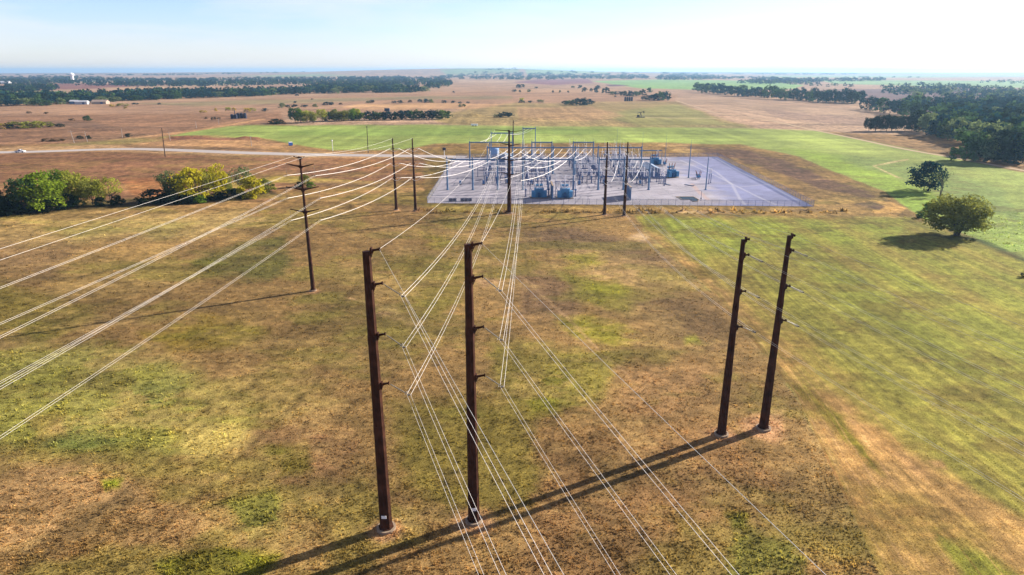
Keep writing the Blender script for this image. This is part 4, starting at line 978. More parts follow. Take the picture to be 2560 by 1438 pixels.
for px, py, rz, L, w in ((1666,462,-1.0,5.5,'left'), (1723,464,-1.0,5.5,'right')):
    g = G(px, py); t = thing('trench_cover', f'dark slanting trench cover before the nearer right transformer, the {w} one', 'cover plate', (g.x, g.y, .05), rz, 'dark trench covers')
    m = MB()
    for k in range(5): m.box((-L / 2 + L * (k + .5) / 5, 0, .12), (L / 5 - .08, 1.1, .2))
    m.build('plates', mat('dark_plate', (.03, .07, .16), .7), t); MB().box((0, 0, .05), (L + .2, 1.3, .1)).build('kerb', CONC, t)
for px, py, w in ((1136,503.5,'left'), (1165,503,'right')):
    g = G(px, py); t = thing('material_crate', f'low dark stack of crates inside the fence near the left corner, the {w} one', 'crate', (g.x, g.y, .05), 0, 'dark crates by the fence')
    m = MB()
    for k in range(3 if w == 'right' else 2): m.box((-1.6 + k * 1.7, .1 * k, .6), (1.55, 1.6, 1.2))
    m.build('crates', DARKP, t); m = MB()
    for k in range(3 if w == 'right' else 2):
        for s in (-.55, .55): m.box((-1.6 + k * 1.7 + s, .1 * k - .82, .6), (.1, .06, 1.25))
    m.build('slats', CABBLUE, t)
def pit():
    pts = [(1692,493),(1733,493),(1746,500),(1742,505),(1732,505),(1726,499.5),(1706,499.5)]
    g = [G(*p) for p in pts]; c = sum(g, Vector()) / len(g); m = MB(); n = len(g)
    o = [p - c for p in g]; k_ = [p * 1.10 for p in o]
    m.add([(p.x, p.y, .09) for p in o], [tuple(range(n - 1, -1, -1))]); t = thing('oil_pit', 'dark angled pit cut into the gravel near the fence at right', 'pit', (c.x, c.y, 0.02))
    m.build('pit_dark_sheet', mat('pit_dark_shade', (.008, .03, .045), .5, 0, .3, .6), t); q = MB()  # flat dark sheet on the gravel, its tone imitating the pit's shade
    for i in range(n):
        j = (i + 1) % n; a, b, d, e = o[i], o[j], k_[j], k_[i]
        q.add([(a.x,a.y,.05),(b.x,b.y,.05),(d.x,d.y,.05),(e.x,e.y,.05),(a.x,a.y,.22),(b.x,b.y,.22),(d.x,d.y,.22),(e.x,e.y,.22)], [(4,5,6,7),(0,4,7,3),(0,1,5,4),(3,7,6,2)])
    q.build('kerb', CONC, t)
pit()
g = G(1752, 503); t = thing('light_pole', 'short dark light pole inside the fence right of the angled pit', 'light pole', (g.x, g.y, .05))
MB().cyl((0, 0, 0), (0, 0, 4.6), .1, .08, 8).build('shaft', FRAME, t); MB().box((0, 0, 1.2), (.4, .3, .6)).build('box', DARKP, t); MB().box((.3, 0, 4.6), (.8, .3, .15)).build('lamp_head', WHITE, t)
g = G(1111, 392); t = thing('gate_keypad_post', 'pale post with a dark box by the road at the yard entrance', 'post', (g.x, g.y, 0))
MB().cyl((0, 0, 0), (0, 0, 4.5), .2, .18, 8).build('shaft', WHITE, t); MB().box((0, 0, 5.2), (2.2, 1.2, 1.6)).build('box', DARKP, t)

# chain-link fence round the pad
def fence(label, a, b, h=2.3, n=54):
    a, b = Vector(a), Vector(b); d = b - a; L = d.length; u = d.normalized(); rz = math.atan2(u.y, u.x)
    t = thing('chain_link_fence', label, 'fence', (a.x, a.y, .05), rz, 'fences round the gravel pad'); me = None
    for k in range(n + 1):
        if me is None:
            o = MB().cyl((0, 0, 0), (0, 0, h + .05), .06, .05, 6).cyl((0, 0, h), (0, -.3, h + .45), .025, .02, 5).build('post', FRAME, t); me = o.data
        else:
            o = bpy.data.objects.new('post', me); COL.objects.link(o); o.parent = t
        o.location = (L * k / n, 0, 0)
    m = MB(); m.add([(0, .02, .05), (L, .02, .05), (L, .02, h), (0, .02, h)], [(0, 1, 2, 3)]); m.build('chain_link_fabric', FENCEM, t)
    m = MB(); m.tube([(0, 0, h), (L, 0, h)], .035, 5); m.tube([(0, 0, .1), (L, 0, .1)], .02, 4)
    for dz in (.12, .26, .42): m.tube([(0, -dz * .7, h + dz), (L, -dz * .7, h + dz)], .012, 4)
    m.build('rail', FRAME, t)
c00, c10, c11, c01 = (-37, 284, 0), (128.6, 276.4, 0), (138.2, 447, 0), (-37.2, 441, 0)
fence('near chain-link fence along the front of the gravel pad', c00, c10)
fence('chain-link fence along the right side of the gravel pad', c10, c11)
fence('far chain-link fence along the back of the gravel pad', c11, c01)
fence('chain-link fence along the left side of the gravel pad', (c01[0], 430, 0), c00)

# ------------------------------------------------------------------ trees
def crown_arrays(seed, nclump, per, leaf, zlo=.22, spread=1.0, shape='round', core=True):
    """leaf quads in a unit tree (height 1, crown width 1): clumps on an uneven dome"""
    g = np.random.default_rng(seed); cl = []
    for k in range(nclump):
        t = g.random(); a = g.random() * 2 * math.pi
        z = zlo + (1 - zlo) * (.05 + .87 * t)
        if shape == 'round': rmax = .5 * math.sqrt(max(0, 1 - ((t - .45) / .72) ** 2))
        elif shape == 'dome': rmax = .5 * math.sqrt(max(0, 1 - t ** 2.2)) * (.92 if t < .1 else 1)
        elif shape == 'vase': rmax = .5 * (.35 + .65 * t) * math.sqrt(max(0, 1 - (max(0, t - .62) / .42) ** 2))
        else: rmax = .5 * (1 - .85 * t)
        rr_ = rmax * (.55 + .45 * g.random() ** .5) * spread * (.82 + .36 * float(vn(a * 1.3, t * 3, seed)))
        if g.random() < .28: rr_ *= g.random()
        cl.append((math.cos(a) * rr_, math.sin(a) * rr_, z, (.075 + .07 * g.random())))
    cl = np.array(cl); c = np.repeat(cl, per, 0); n = len(c)
    d = g.normal(size=(n, 3)); d /= np.linalg.norm(d, axis=1)[:, None]
    rad = c[:, 3] * (.35 + .75 * g.random(n) ** .6)
    p = c[:, :3] + d * rad[:, None] * np.array((1.25, 1.25, .95))
    ex = np.percentile(np.abs(p[:, :2]), 97.5); p[:, :2] *= .5 / ex; cl[:, :2] *= .5 / ex; zt = np.percentile(p[:, 2], 99.7); p[:, 2] /= zt; cl[:, 2] /= zt
    nrm = d * .55 + g.normal(size=(n, 3)) * .6 + np.array((0, 0, .35)); nrm /= np.linalg.norm(nrm, axis=1)[:, None]
    a1 = np.cross(nrm, g.normal(size=(n, 3))); a1 /= np.linalg.norm(a1, axis=1)[:, None]; a2 = np.cross(nrm, a1)
    s = leaf * (.6 + .8 * g.random(n))[:, None]
    v = np.stack([p - a1 * s - a2 * s * .55, p + a1 * s - a2 * s * .55, p + a1 * s * .7 + a2 * s * .6, p - a1 * s * .7 + a2 * s * .6], 1).reshape(-1, 3)
    tint = np.repeat(np.clip(.5 + .28 * (np.repeat(g.random(nclump), per) - .5) * 2 + .22 * g.normal(size=n), 0, 1), 4)
    return v, tint, cl
def trunk_mb(seed, cl, zlo, r=.022, stems=1):
    g = random.Random(seed); m = MB()
    for s in range(stems):
        ox = 0 if stems == 1 else g.uniform(-.10, .10); oy = 0 if stems == 1 else g.uniform(-.10, .10)
        fork = (ox + g.uniform(-.03, .03), oy + g.uniform(-.03, .03), zlo * g.uniform(.8, 1.2))
        m.tube([(ox * .6, oy * .6, -.02), (ox * .8, oy * .8, zlo * .4), fork], [r * 1.35, r, r * .8], 6)
        for k in range(6):
            c = cl[g.randrange(len(cl))]; mid = [(fork[i] * .55 + c[i] * .45) + g.uniform(-.03, .03) for i in range(2)] + [fork[2] * .5 + c[2] * .5]
            m.tube([fork, mid, tuple(c[:3])], [r * .6, r * .38, r * .12], 5)
    return m
PROTO = {}
def proto(key, *a, stems=1, r=.022, **k):
    v, tint, cl = crown_arrays(*a, **k); q = np.arange(len(v)).reshape(-1, 4)
    cm = np_mesh('crown_' + key, v, q, [LEAF['green']], tint); tm = trunk_mb(a[0], cl, k.get('zlo', .22), r, stems)
    me = bpy.data.meshes.new('trunk_' + key); me.from_pydata(tm.v, [], tm.f); me.materials.append(BARK); me.update()
    PROTO[key] = (cm, me, v, tint, tm)
for i in range(4): proto(f'near{i}', 100 + i, 62, 46, .026, zlo=.14, shape=('round', 'dome', 'round', 'vase')[i], stems=(1, 2, 1, 3)[i])
for i in range(2): proto(f'airy{i}', 120 + i, 34, 34, .024, zlo=.30, shape=('vase', 'round')[i], stems=2)
for i in range(2): proto(f'bush{i}', 130 + i, 44, 40, .036, zlo=.02, shape='dome', stems=3, r=.014)
proto('broad', 140, 130, 60, .021, zlo=.17, shape='round', stems=4, r=.03)
proto('bare', 141, 22, 16, .016, zlo=.42, shape='vase', stems=4, r=.012)
for i in range(4): proto(f'far{i}', 150 + i, 34, 24, .046, zlo=(.05, .09, .03, .12)[i], shape=('round', 'dome', 'dome', 'round')[i])
def far_single(key):
    cm, tmesh, v, tint, tm = PROTO[key]; n = len(v); tv = np.array(tm.v)
    me = bpy.data.meshes.new('tree_' + key); me.from_pydata([tuple(p) for p in v] + tm.v, [], [tuple(q) for q in np.arange(n).reshape(-1, 4)] + [tuple(i + n for i in f) for f in tm.f])
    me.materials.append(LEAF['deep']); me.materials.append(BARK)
    me.polygons.foreach_set('material_index', [0] * (n // 4) + [1] * len(tm.f))
    a = me.attributes.new('tint', 'FLOAT', 'POINT'); a.data.foreach_set('value', np.concatenate([tint, np.full(len(tv), .5)]).astype(np.float32)); me.update(); return me
FARM = [far_single(f'far{i}') for i in range(4)]
rt = random.Random(77)
def setmat(o, m): o.material_slots[0].link = 'OBJECT'; o.material_slots[0].material = m
def tree(key, m, basepx, toppy, wpx, label, group=None, name='tree', cat='tree', kw=None):
    g = G(*basepx); h = max(1.0, atY(basepx[0], toppy, g.y).z); w = wpx * depth(g) / FPX
    t = thing(name, label, cat, (g.x, g.y, -.05), rt.uniform(0, 6.28), group); t.scale = (w, w, h)
    c = bpy.data.objects.new('crown', PROTO[key][0]); COL.objects.link(c); c.parent = t; setmat(c, LEAF[m])
    k = bpy.data.objects.new('trunk', PROTO[key][1]); COL.objects.link(k); k.parent = t
    return t
def ftree(m, basepx, hpx, wpx, label, group, name='tree', cat='tree'):
    g = G(*basepx); h = hpx * depth(g) / FPX; w = 1.15 * wpx * depth(g) / FPX
    o = bpy.data.objects.new(name, FARM[rt.randrange(4)]); COL.objects.link(o); o.location = (g.x, g.y, float(hill(np.array([g.x]), np.array([g.y]))[0]) - .1); o.rotation_euler = (0, 0, rt.uniform(0, 6.28))
    o.scale = (w, w, h); setmat(o, LEAF[m]); return tag(o, label, cat, group)
# left grove along the creek
for key, m, b, top, w, lab in (
    ('near1','dark',(4,536),478,52,'dark tree at the left edge of the picture in the left grove'), ('near2','dark',(26,533),488,50,'low dark tree just inside the left edge in the left grove'),
    ('near0','mid',(66,531),444,64,'dark green tree on the left flank of the largest bright tree'), ('near1','bright',(108,527),432,104,'largest bright green tree of the left grove'),
    ('near2','green',(146,504),425,66,'green tree rising behind the largest bright tree of the left grove'), ('near3','lime',(200,506),427,74,'yellow green tree leaning at the middle of the left grove'),
    ('near0','olive',(232,512),450,56,'olive tree in the gap right of the leaning yellow green tree'), ('airy1','lime',(276,511),444,64,'airy yellow tree at the right end of the left grove'),
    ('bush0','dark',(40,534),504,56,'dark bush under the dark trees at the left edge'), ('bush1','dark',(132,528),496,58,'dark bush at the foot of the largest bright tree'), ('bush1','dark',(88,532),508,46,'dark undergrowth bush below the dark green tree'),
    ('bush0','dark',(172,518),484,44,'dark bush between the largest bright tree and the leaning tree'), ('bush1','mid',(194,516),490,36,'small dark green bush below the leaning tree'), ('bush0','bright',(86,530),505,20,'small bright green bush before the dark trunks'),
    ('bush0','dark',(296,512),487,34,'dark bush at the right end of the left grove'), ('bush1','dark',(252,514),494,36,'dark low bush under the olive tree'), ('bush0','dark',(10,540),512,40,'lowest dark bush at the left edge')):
    tree(key, m, b, top, w, lab, 'left grove by the creek', 'bush' if key[0] == 'b' and key != 'broad' and key != 'bare' else 'tree', 'bush' if key.startswith('bush') else 'tree')
for key, m, b, top, w, lab in (
    ('bush0','dark',(386,507),473,74,'round dark bush at the left end of the second grove'), ('near3','sage',(430,502),428,48,'thin green tree at the left end of the second grove'),
    ('near1','yellow',(484,500),420,92,'broad yellow tree in the second grove'), ('near3','yellow',(545,494),412,56,'tallest yellow tree of the second grove'), ('airy0','olive',(516,498),430,50,'olive tree between the two yellow trees'),
    ('airy0','sage',(458,502),440,48,'sparse olive tree behind the broad yellow tree'), ('airy1','sage',(607,482),417,54,'pale sparse tree behind the yellow bush'), ('bush1','yellow',(632,494),441,64,'large yellow bush at the right of the second grove'),
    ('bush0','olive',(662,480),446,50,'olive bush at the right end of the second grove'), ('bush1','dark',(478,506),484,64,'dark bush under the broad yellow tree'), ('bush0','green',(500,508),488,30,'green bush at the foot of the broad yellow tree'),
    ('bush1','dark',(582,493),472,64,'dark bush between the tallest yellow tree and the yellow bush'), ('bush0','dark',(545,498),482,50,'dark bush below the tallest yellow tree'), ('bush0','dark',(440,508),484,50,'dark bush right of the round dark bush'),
    ('near0','olive',(568,490),440,30,'slim olive tree right of the tallest yellow tree')):
    tree(key, m, b, top, w, lab, 'second grove by the creek', 'bush' if key.startswith('bush') else 'tree', 'bush' if key.startswith('bush') else 'tree')
for key, m, b, top, w, lab in (('near2','olive',(761,466),436,26,'small olive tree behind the left pole with upswept arms'), ('bush0','dark',(748,468),454,20,'small dark bush left behind the left pole'), ('bush1','green',(776,469),456,24,'small green bush right behind the left pole')):
    tree(key, m, b, top, w, lab, None, 'bush' if key.startswith('bush') else 'tree', 'bush' if key.startswith('bush') else 'tree')
# single trees on the right
tree('broad','olive',(2387,588),491,122,'broad many-stemmed tree alone in the green field at right')
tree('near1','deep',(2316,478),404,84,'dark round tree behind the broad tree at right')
tree('bare','sage',(2350,491),420,42,'half bare grey tree right beside the dark round tree')
tree('bush0','mid',(2302,545),530,24,'small dark bush left of the broad tree','right field bushes','bush','bush'); tree('bush1','green',(2322,528),508,30,'green bush between the broad tree and the half bare tree','right field bushes','bush','bush')
tree('bush0','dark',(2562,692),676,18,'dark bush at the right edge of the picture','right field bushes','bush','bush')
# mid grove beyond the green field
mg = [('bush0','dark',692,310,297,36)] + [('near%d' % (i % 4), m, x, b, t, w) for i, (m, x, b, t, w) in enumerate((('mid',738,306,269,32),('green',752,307,273,26),('lime',768,307,276,28),('olive',784,307,278,24),('lime',806,304,273,26),
   ('olive',838,303,273,30),('olive',860,303,276,22),('green',880,302,271,24),('lime',893,301,272,20)))]
mg += [('far%d' % (i % 4), rt.choice(('mid','mid','green','deep')), x, 302 - i * .18, 279 - 5 * math.exp(-((x - 1070) / 50) ** 2) + rt.uniform(-2, 3), rt.uniform(20, 30)) for i, x in enumerate(range(820, 1128, 13))]
ordn = 0
for key, m, x, b, t, w in mg:
    if key == 'bush0': tree(key, m, (x, b), t, w, 'dark bush standing apart left of the mid distance grove', None, 'bush', 'bush')
    elif key.startswith('near'):
        ordn += 1; tree(key, m, (x, b), t, w, f'taller tree in the loose left half of the mid distance grove, number {ordn} from its left end' if False else ('dark tree at the left end of the mid distance grove' if ordn == 1 else 'yellowish tree in the loose left half of the mid distance grove'), 'loose left half of the mid distance grove')
    else: tree(key, m, (x, b), t, w, 'dark green tree in the dense row of the mid distance grove', 'dense row of the mid distance grove')
# copses further out
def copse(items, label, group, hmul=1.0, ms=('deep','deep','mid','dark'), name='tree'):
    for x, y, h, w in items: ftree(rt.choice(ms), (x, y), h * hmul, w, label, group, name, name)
copse([(1412,262,10,16),(1424,263,12,18),(1436,263,14,18),(1448,263,17,22),(1460,263,18,22),(1472,262,14,16),(1483,258,6,10)], 'tree in the small dark copse in the middle of the tan field', 'small dark copse in the tan field')
copse([(1244,293,8,16),(1258,293,13,24),(1272,293,11,20)], 'low dark tree in the clump just above the central pole', 'clump above the central pole')
copse([(1612,251,10,16),(1624,252,14,20),(1636,252,16,20),(1648,252,22,22),(1660,251,22,22),(1668,249,16,16)], 'tree in the dark copse beside the field track', 'dark copse by the field track')
copse([(1515,234,15,18),(1532,237,8,14),(1545,238,9,16),(1560,240,12,20),(1574,241,14,18),(1590,241,12,20),(1606,240,16,16),(1624,231,12,13),(1490,232,14,11),(1478,229,8,7),(1461,230,11,12),(1449,221,8,10),(1494,224,10,12)], 'tree in the loose copse left behind the dark copse by the track', 'loose copse behind the tan field')
copse([(1296,220,9,10),(1304,220,9,12),(1286,230,6,10),(1322,231,7,8),(1300,231,6,6),(1382,232,6,5),(1400,232,6,5),(1340,221,4,8),(1420,232,5,5),(1432,220,5,8)], 'small tree dotted along the pale strip far off', 'small trees along the pale strip')
# belt of trees right of centre
for i in range(40):
    t = i / 39; x = 1742 + 408 * t; y = 231 + 32 * t ** .8 - rt.uniform(0, 5); 
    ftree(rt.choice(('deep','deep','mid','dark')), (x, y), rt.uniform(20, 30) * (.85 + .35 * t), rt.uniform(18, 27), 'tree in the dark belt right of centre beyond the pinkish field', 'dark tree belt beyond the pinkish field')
for x, h, w in ((2172,30,26),(2188,34,26),(2202,36,26),(2216,38,26),(2230,34,24),(2244,34,24),(2262,33,26),(2279,33,24)):
    o = tree('near%d' % (int(x) % 3), 'dark', (x, 328), 324 - h, w + 3, 'tall dark tree in the short row standing before the right wood', 'short row before the right wood')
# right wood
wood = []
edge = [(2160,272),(2240,281),(2262,290),(2330,296),(2300,330),(2360,345),(2420,362),(2405,404),(2480,406),(2620,410)]
def seg(a, b, n): return [(a[0] + (b[0]-a[0])*k/n, a[1] + (b[1]-a[1])*k/n) for k in range(n)]
front = seg((2168,274),(2262,289),5) + seg((2262,289),(2312,303),3) + seg((2298,328),(2370,346),5) + seg((2370,346),(2440,366),4) + seg((2412,402),(2580,408),7)
for x, y in front:
    s = depth(G(x, y)); hp = (17 + rt.uniform(-2, 3)) * FPX / s; wood.append((x, y, hp, hp * rt.uniform(.75, 1.0)))
poly = [(2200,268),(2330,258),(2450,262),(2600,270),(2640,400),(2440,392),(2430,352),(2320,322),(2350,298),(2262,282)]
k = 0
while k < 52:
    x, y = rt.uniform(2190, 2640), rt.uniform(258, 400) 
    if poly_sd(np.array([x]), np.array([y]), poly)[0] < 0: continue
    if rt.random() > ((y - 240) / 150) + .35: continue
    s = depth(G(x, y)); hp = (17 + rt.uniform(-3, 4)) * FPX / s; wood.append((x, y, hp, hp * rt.uniform(.8, 1.1))); k += 1
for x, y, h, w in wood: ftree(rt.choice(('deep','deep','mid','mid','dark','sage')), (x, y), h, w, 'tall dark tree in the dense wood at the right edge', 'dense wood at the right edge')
# left belt
for i in range(64):
    t = i / 63; x = -20 + 1080 * t; yb = np.interp(x, [-20,120,190,300,500,640,760,900,1000,1070], [266,265,259,254,246,241,236,233,232,228])
    ftree(rt.choice(('deep','mid','deep','sage')), (x, yb - rt.uniform(0, 3)), rt.uniform(13, 20) * (1.0 - .25 * t), rt.uniform(20, 32), 'tree in the front of the long belt across the far left', 'long tree belt across the far left')
# scattered shrubs of the brown pasture
sh = [(73,284,6,9,'brown'),(116,285,5,9,'brown'),(219,302,13,18,'mid'),(180,302,6,12,'brown'),(8,322,14,24,'gold'),(24,321,14,16,'dark'),(44,320,16,34,'olive'),(70,320,16,34,'lime'),(96,319,16,28,'lime'),(118,318,13,22,'olive'),(127,317,9,14,'dark'),(150,318,9,18,'dark'),
      (200,348,9,14,'dark'),(222,347,9,13,'dark'),(320,343,9,14,'dark'),(118,354,8,20,'brown'),(145,353,6,24,'brown'),(313,272,6,8,'gold'),(280,268,7,10,'gold'),(306,266,7,22,'lime'),(338,262,5,12,'deep'),(398,262,5,6,'deep'),
      (508,282,6,14,'gold'),(540,278,8,8,'gold'),(570,277,9,12,'lime'),(585,277,8,8,'gold'),(618,280,10,14,'gold'),(632,279,9,12,'lime'),(534,300,7,10,'dark'),(515,298,6,6,'brown'),(548,299,6,8,'brown'),
      (662,279,8,12,'deep'),(706,270,12,14,'sage'),(720,269,7,12,'deep'),(735,268,7,14,'deep'),(760,268,6,16,'deep'),(788,268,8,12,'sage'),(818,263,8,20,'deep'),(828,263,8,10,'deep'),(738,258,5,7,'deep'),(742,240,5,8,'deep'),
      (930,258,8,10,'deep'),(920,258,6,10,'sage'),(985,258,6,10,'deep'),(1000,258,7,12,'deep'),(1025,257,7,9,'brown'),(1050,256,8,10,'deep'),(1064,257,10,14,'deep'),(1078,257,9,12,'sage'),(1110,258,7,10,'deep'),(1133,258,6,9,'deep'),(1150,259,5,8,'deep'),(1170,259,5,6,'deep'),(1155,268,8,14,'mid'),(852,262,5,8,'brown'),(780,249,3,6,'brown'),
      (1305,256,11,11,'lime'),(1304,257,6,14,'deep'),(1325,257,5,12,'deep'),(1352,256,7,16,'sage'),(1538,243,4,5,'deep'),(1134,232,4,5,'deep')]
pl = {'gold':'yellow', 'lime':'yellow green', 'olive':'olive', 'dark':'dark', 'deep':'dark green', 'mid':'green', 'brown':'brownish', 'sage':'pale green'}
for x, y, h, w, m in sh:
    where = 'left of the left pole' if x < 700 else 'beyond the mid distance grove' if x < 1200 else 'beyond the central pole'
    ftree(m, (x, y), h, w, f'{pl[m]} shrub scattered in the far brown pasture {where}', f'{pl[m]} shrubs {where}', 'shrub', 'shrub')

# far woods that read as one mass each
def mass(label, polys, density, hm, ms, seed, name='distant_wood'):
    g = random.Random(seed); V, T, Q, MI = [], [], [], []; nv = 0; pr = []
    for i in range(5):
        v, t, _ = crown_arrays(900 + i, 12, 7, .11, zlo=.05, shape='dome'); pr.append((v, t))
    for poly in polys:
        xs = [p[0] for p in poly]; ys = [p[1] for p in poly]
        A = .5 * abs(sum(poly[i][0] * poly[(i+1) % len(poly)][1] - poly[(i+1) % len(poly)][0] * poly[i][1] for i in range(len(poly)))); n = int(A * density) + 3; k = 0
        while k < n:
            x, y = g.uniform(min(xs), max(xs)), g.uniform(min(ys), max(ys))
            if poly_sd(np.array([x]), np.array([y]), poly)[0] < 0: continue
            p = G(x, y); z = float(hill(np.array([p.x]), np.array([p.y]))[0]); s = g.uniform(.7, 1.15); h = hm * s; w = hm * s * g.uniform(.8, 1.5) * max(1.0, depth(p) / 2600)
            v, t = pr[g.randrange(5)]; a = g.uniform(0, 6.28); co, si = math.cos(a), math.sin(a)
            q = np.stack([(v[:, 0] * co - v[:, 1] * si) * w + p.x, (v[:, 0] * si + v[:, 1] * co) * w + p.y, v[:, 2] * h + z - .3], 1)
            V.append(q); T.append(t); Q.append(np.arange(len(v)).reshape(-1, 4) + nv); nv += len(v); MI.append(np.full(len(v) // 4, g.choice(range(len(ms))))); k += 1
    me = np_mesh(name, np.concatenate(V), np.concatenate(Q), [LEAF[m] for m in ms], np.concatenate(T))
    me.polygons.foreach_set('material_index', np.concatenate(MI).astype(np.int32)); o = bpy.data.objects.new(name, me); COL.objects.link(o)
    o['kind'] = 'stuff'; o['label'] = label; o['category'] = 'woodland'; return o
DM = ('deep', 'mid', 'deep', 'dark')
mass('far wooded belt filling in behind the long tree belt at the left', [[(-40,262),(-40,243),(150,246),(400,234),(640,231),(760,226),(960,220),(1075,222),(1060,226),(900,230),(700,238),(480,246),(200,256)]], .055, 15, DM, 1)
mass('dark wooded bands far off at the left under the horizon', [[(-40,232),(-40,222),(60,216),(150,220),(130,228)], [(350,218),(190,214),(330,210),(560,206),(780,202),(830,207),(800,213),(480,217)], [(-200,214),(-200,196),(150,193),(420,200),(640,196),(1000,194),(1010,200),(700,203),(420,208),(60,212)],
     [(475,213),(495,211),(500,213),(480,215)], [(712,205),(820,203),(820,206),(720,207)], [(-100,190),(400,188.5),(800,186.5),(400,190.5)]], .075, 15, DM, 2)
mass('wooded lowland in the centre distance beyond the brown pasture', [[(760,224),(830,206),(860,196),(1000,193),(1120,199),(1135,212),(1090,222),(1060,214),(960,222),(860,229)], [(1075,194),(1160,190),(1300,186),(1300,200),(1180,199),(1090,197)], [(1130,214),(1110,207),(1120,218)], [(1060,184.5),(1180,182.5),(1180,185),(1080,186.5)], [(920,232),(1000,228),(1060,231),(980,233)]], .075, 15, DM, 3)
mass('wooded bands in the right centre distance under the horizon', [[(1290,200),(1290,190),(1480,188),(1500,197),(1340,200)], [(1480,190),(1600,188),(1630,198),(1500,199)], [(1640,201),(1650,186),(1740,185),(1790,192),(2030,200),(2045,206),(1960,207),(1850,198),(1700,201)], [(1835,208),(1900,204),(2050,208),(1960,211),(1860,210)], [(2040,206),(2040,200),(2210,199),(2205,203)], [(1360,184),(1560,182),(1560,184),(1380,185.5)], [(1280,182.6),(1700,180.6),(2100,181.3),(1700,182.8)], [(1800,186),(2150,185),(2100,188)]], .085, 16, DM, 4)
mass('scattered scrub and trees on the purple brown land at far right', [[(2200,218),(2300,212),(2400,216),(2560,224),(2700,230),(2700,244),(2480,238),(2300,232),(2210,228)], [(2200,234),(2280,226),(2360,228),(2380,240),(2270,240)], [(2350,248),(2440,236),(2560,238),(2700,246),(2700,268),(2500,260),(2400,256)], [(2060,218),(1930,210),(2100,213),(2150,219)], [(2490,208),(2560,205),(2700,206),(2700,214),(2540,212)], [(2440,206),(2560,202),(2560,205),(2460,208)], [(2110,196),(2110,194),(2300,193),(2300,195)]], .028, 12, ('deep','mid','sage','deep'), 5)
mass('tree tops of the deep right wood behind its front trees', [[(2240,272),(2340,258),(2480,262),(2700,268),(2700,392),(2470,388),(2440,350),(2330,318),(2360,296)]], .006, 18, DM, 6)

# ------------------------------------------------------------------ far buildings, tanks, vehicles
def barn(label, px, py, w, d, h, m1, m2, rz=0.1, group='far farm buildings'):
    g = G(px, py); t = thing('farm_building', label, 'building', (g.x, g.y, 0), rz, group)
    m = MB().box((0, 0, h / 2), (w, d, h))
    for yy, f in ((-d/2, (0,1,2)), (d/2, (2,1,0))): pass
    for xx, f in ((-w/2, (0,2,1)), (w/2, (0,1,2))): m.add([(xx,-d/2,h),(xx,d/2,h),(xx,0,h+d*.22)], [f])
    m.build('wall', m1, t); q = MB(); e = .5
    for s in (-1, 1): q.add([(-w/2-e,0,h+d*.22+.1),(w/2+e,0,h+d*.22+.1),(w/2+e,s*(d/2+e),h-.1),(-w/2-e,s*(d/2+e),h-.1)], [(0,1,2,3) if s < 0 else (3,2,1,0)])
    q.build('roof', m2, t); MB().box((w * .2, -d/2 - .05, 1.8), (4, .1, 3.6)).build('door', FRAME, t)
GREYW = mat('weathered_white_metal', (.50, .50, .52), .6, 0, .15, .2)
TANR = mat('tan_roof', (.35, .26, .2), .7)
barn('blue walled farm shed left of the long white shed, far left', 187, 260, 12, 10, 4.5, CABBLUE, GREYW)
barn('long white farm shed in front of the far left belt', 206, 261, 20, 9, 4.5, GREYW, GREYW)
barn('grey roofed farmhouse right of the white sheds far left', 252, 260, 24, 14, 4, TANR, TANR)
barn('small white building among far trees left of the white tower', 14, 210, 40, 24, 7, GREYW, GREYW, 0.1)
barn('small white building right of the white tower on the far plain', 222, 206, 34, 22, 8, GREYW, GREYW, 0.1)
g = G(183, 207); t = thing('water_tower', 'tall white tower on the far plain at left', 'tower', (g.x, g.y, 0))
MB().cyl((0, 0, 0), (0, 0, 30), 7, 7, 12).build('shaft', WHITE, t); MB().lathe((0, 0, 30), (0, 0, 46), [(0, 7), (.2, 11), (.7, 11), (1, 2)], 14).build('tank', WHITE, t)
def tanks(label, px, py, n, h):
    g = G(px, py); t = thing('oil_tank_battery', label, 'tanks', (g.x, g.y, 0), 0, 'dark oil tanks in the far fields')
    for k in range(n):
        MB().lathe((k * 4.2, 0, 0), (k * 4.2, 0, h), [(0, 1.9), (.86, 1.9), (.93, 1.4), (1, .2)], 14).build('tank', DARKP, t)
    MB().box((n * 2.1 - 2, -2, h * .5), (n * 4.0, .1, .1)).box((n * 2.1 - 2, -2, h * .8), (n * 4.0, .1, .1)).build('catwalk', DARKP, t)
tanks('left pair of dark oil tanks on the brown pasture', 581, 297, 2, 5.5); tanks('right group of dark oil tanks on the brown pasture', 596, 296, 3, 6.5)
tanks('row of dark oil tanks in the field left of the dark copse by the track', 1563, 253, 4, 8)
g = G(588, 294); t = thing('oil_well_mast', 'thin dark mast between the two oil tank groups', 'mast', (g.x, g.y, 0)); MB().cyl((0,0,0),(0,0,10),.5,.35,8).build('shaft', DARKP, t); MB().box((0,0,1),(3,2,2)).build('skid', DARKP, t)
g = G(1601, 294); t = thing('pump_jack', 'dark oil pump jack at the end of the pale track in the tan field', 'pump jack', (g.x, g.y, 0), .3)
MB().box((0,0,.4),(11,2.4,.8)).build('skid', DARKP, t); MB().cyl((-1.2,-1,.8),(0,0,6),.2,.15,6).cyl((-1.2,1,.8),(0,0,6),.2,.15,6).cyl((1.6,-.8,.8),(0,0,6),.2,.15,6).cyl((1.6,.8,.8),(0,0,6),.2,.15,6).build('samson_post', DARKP, t)
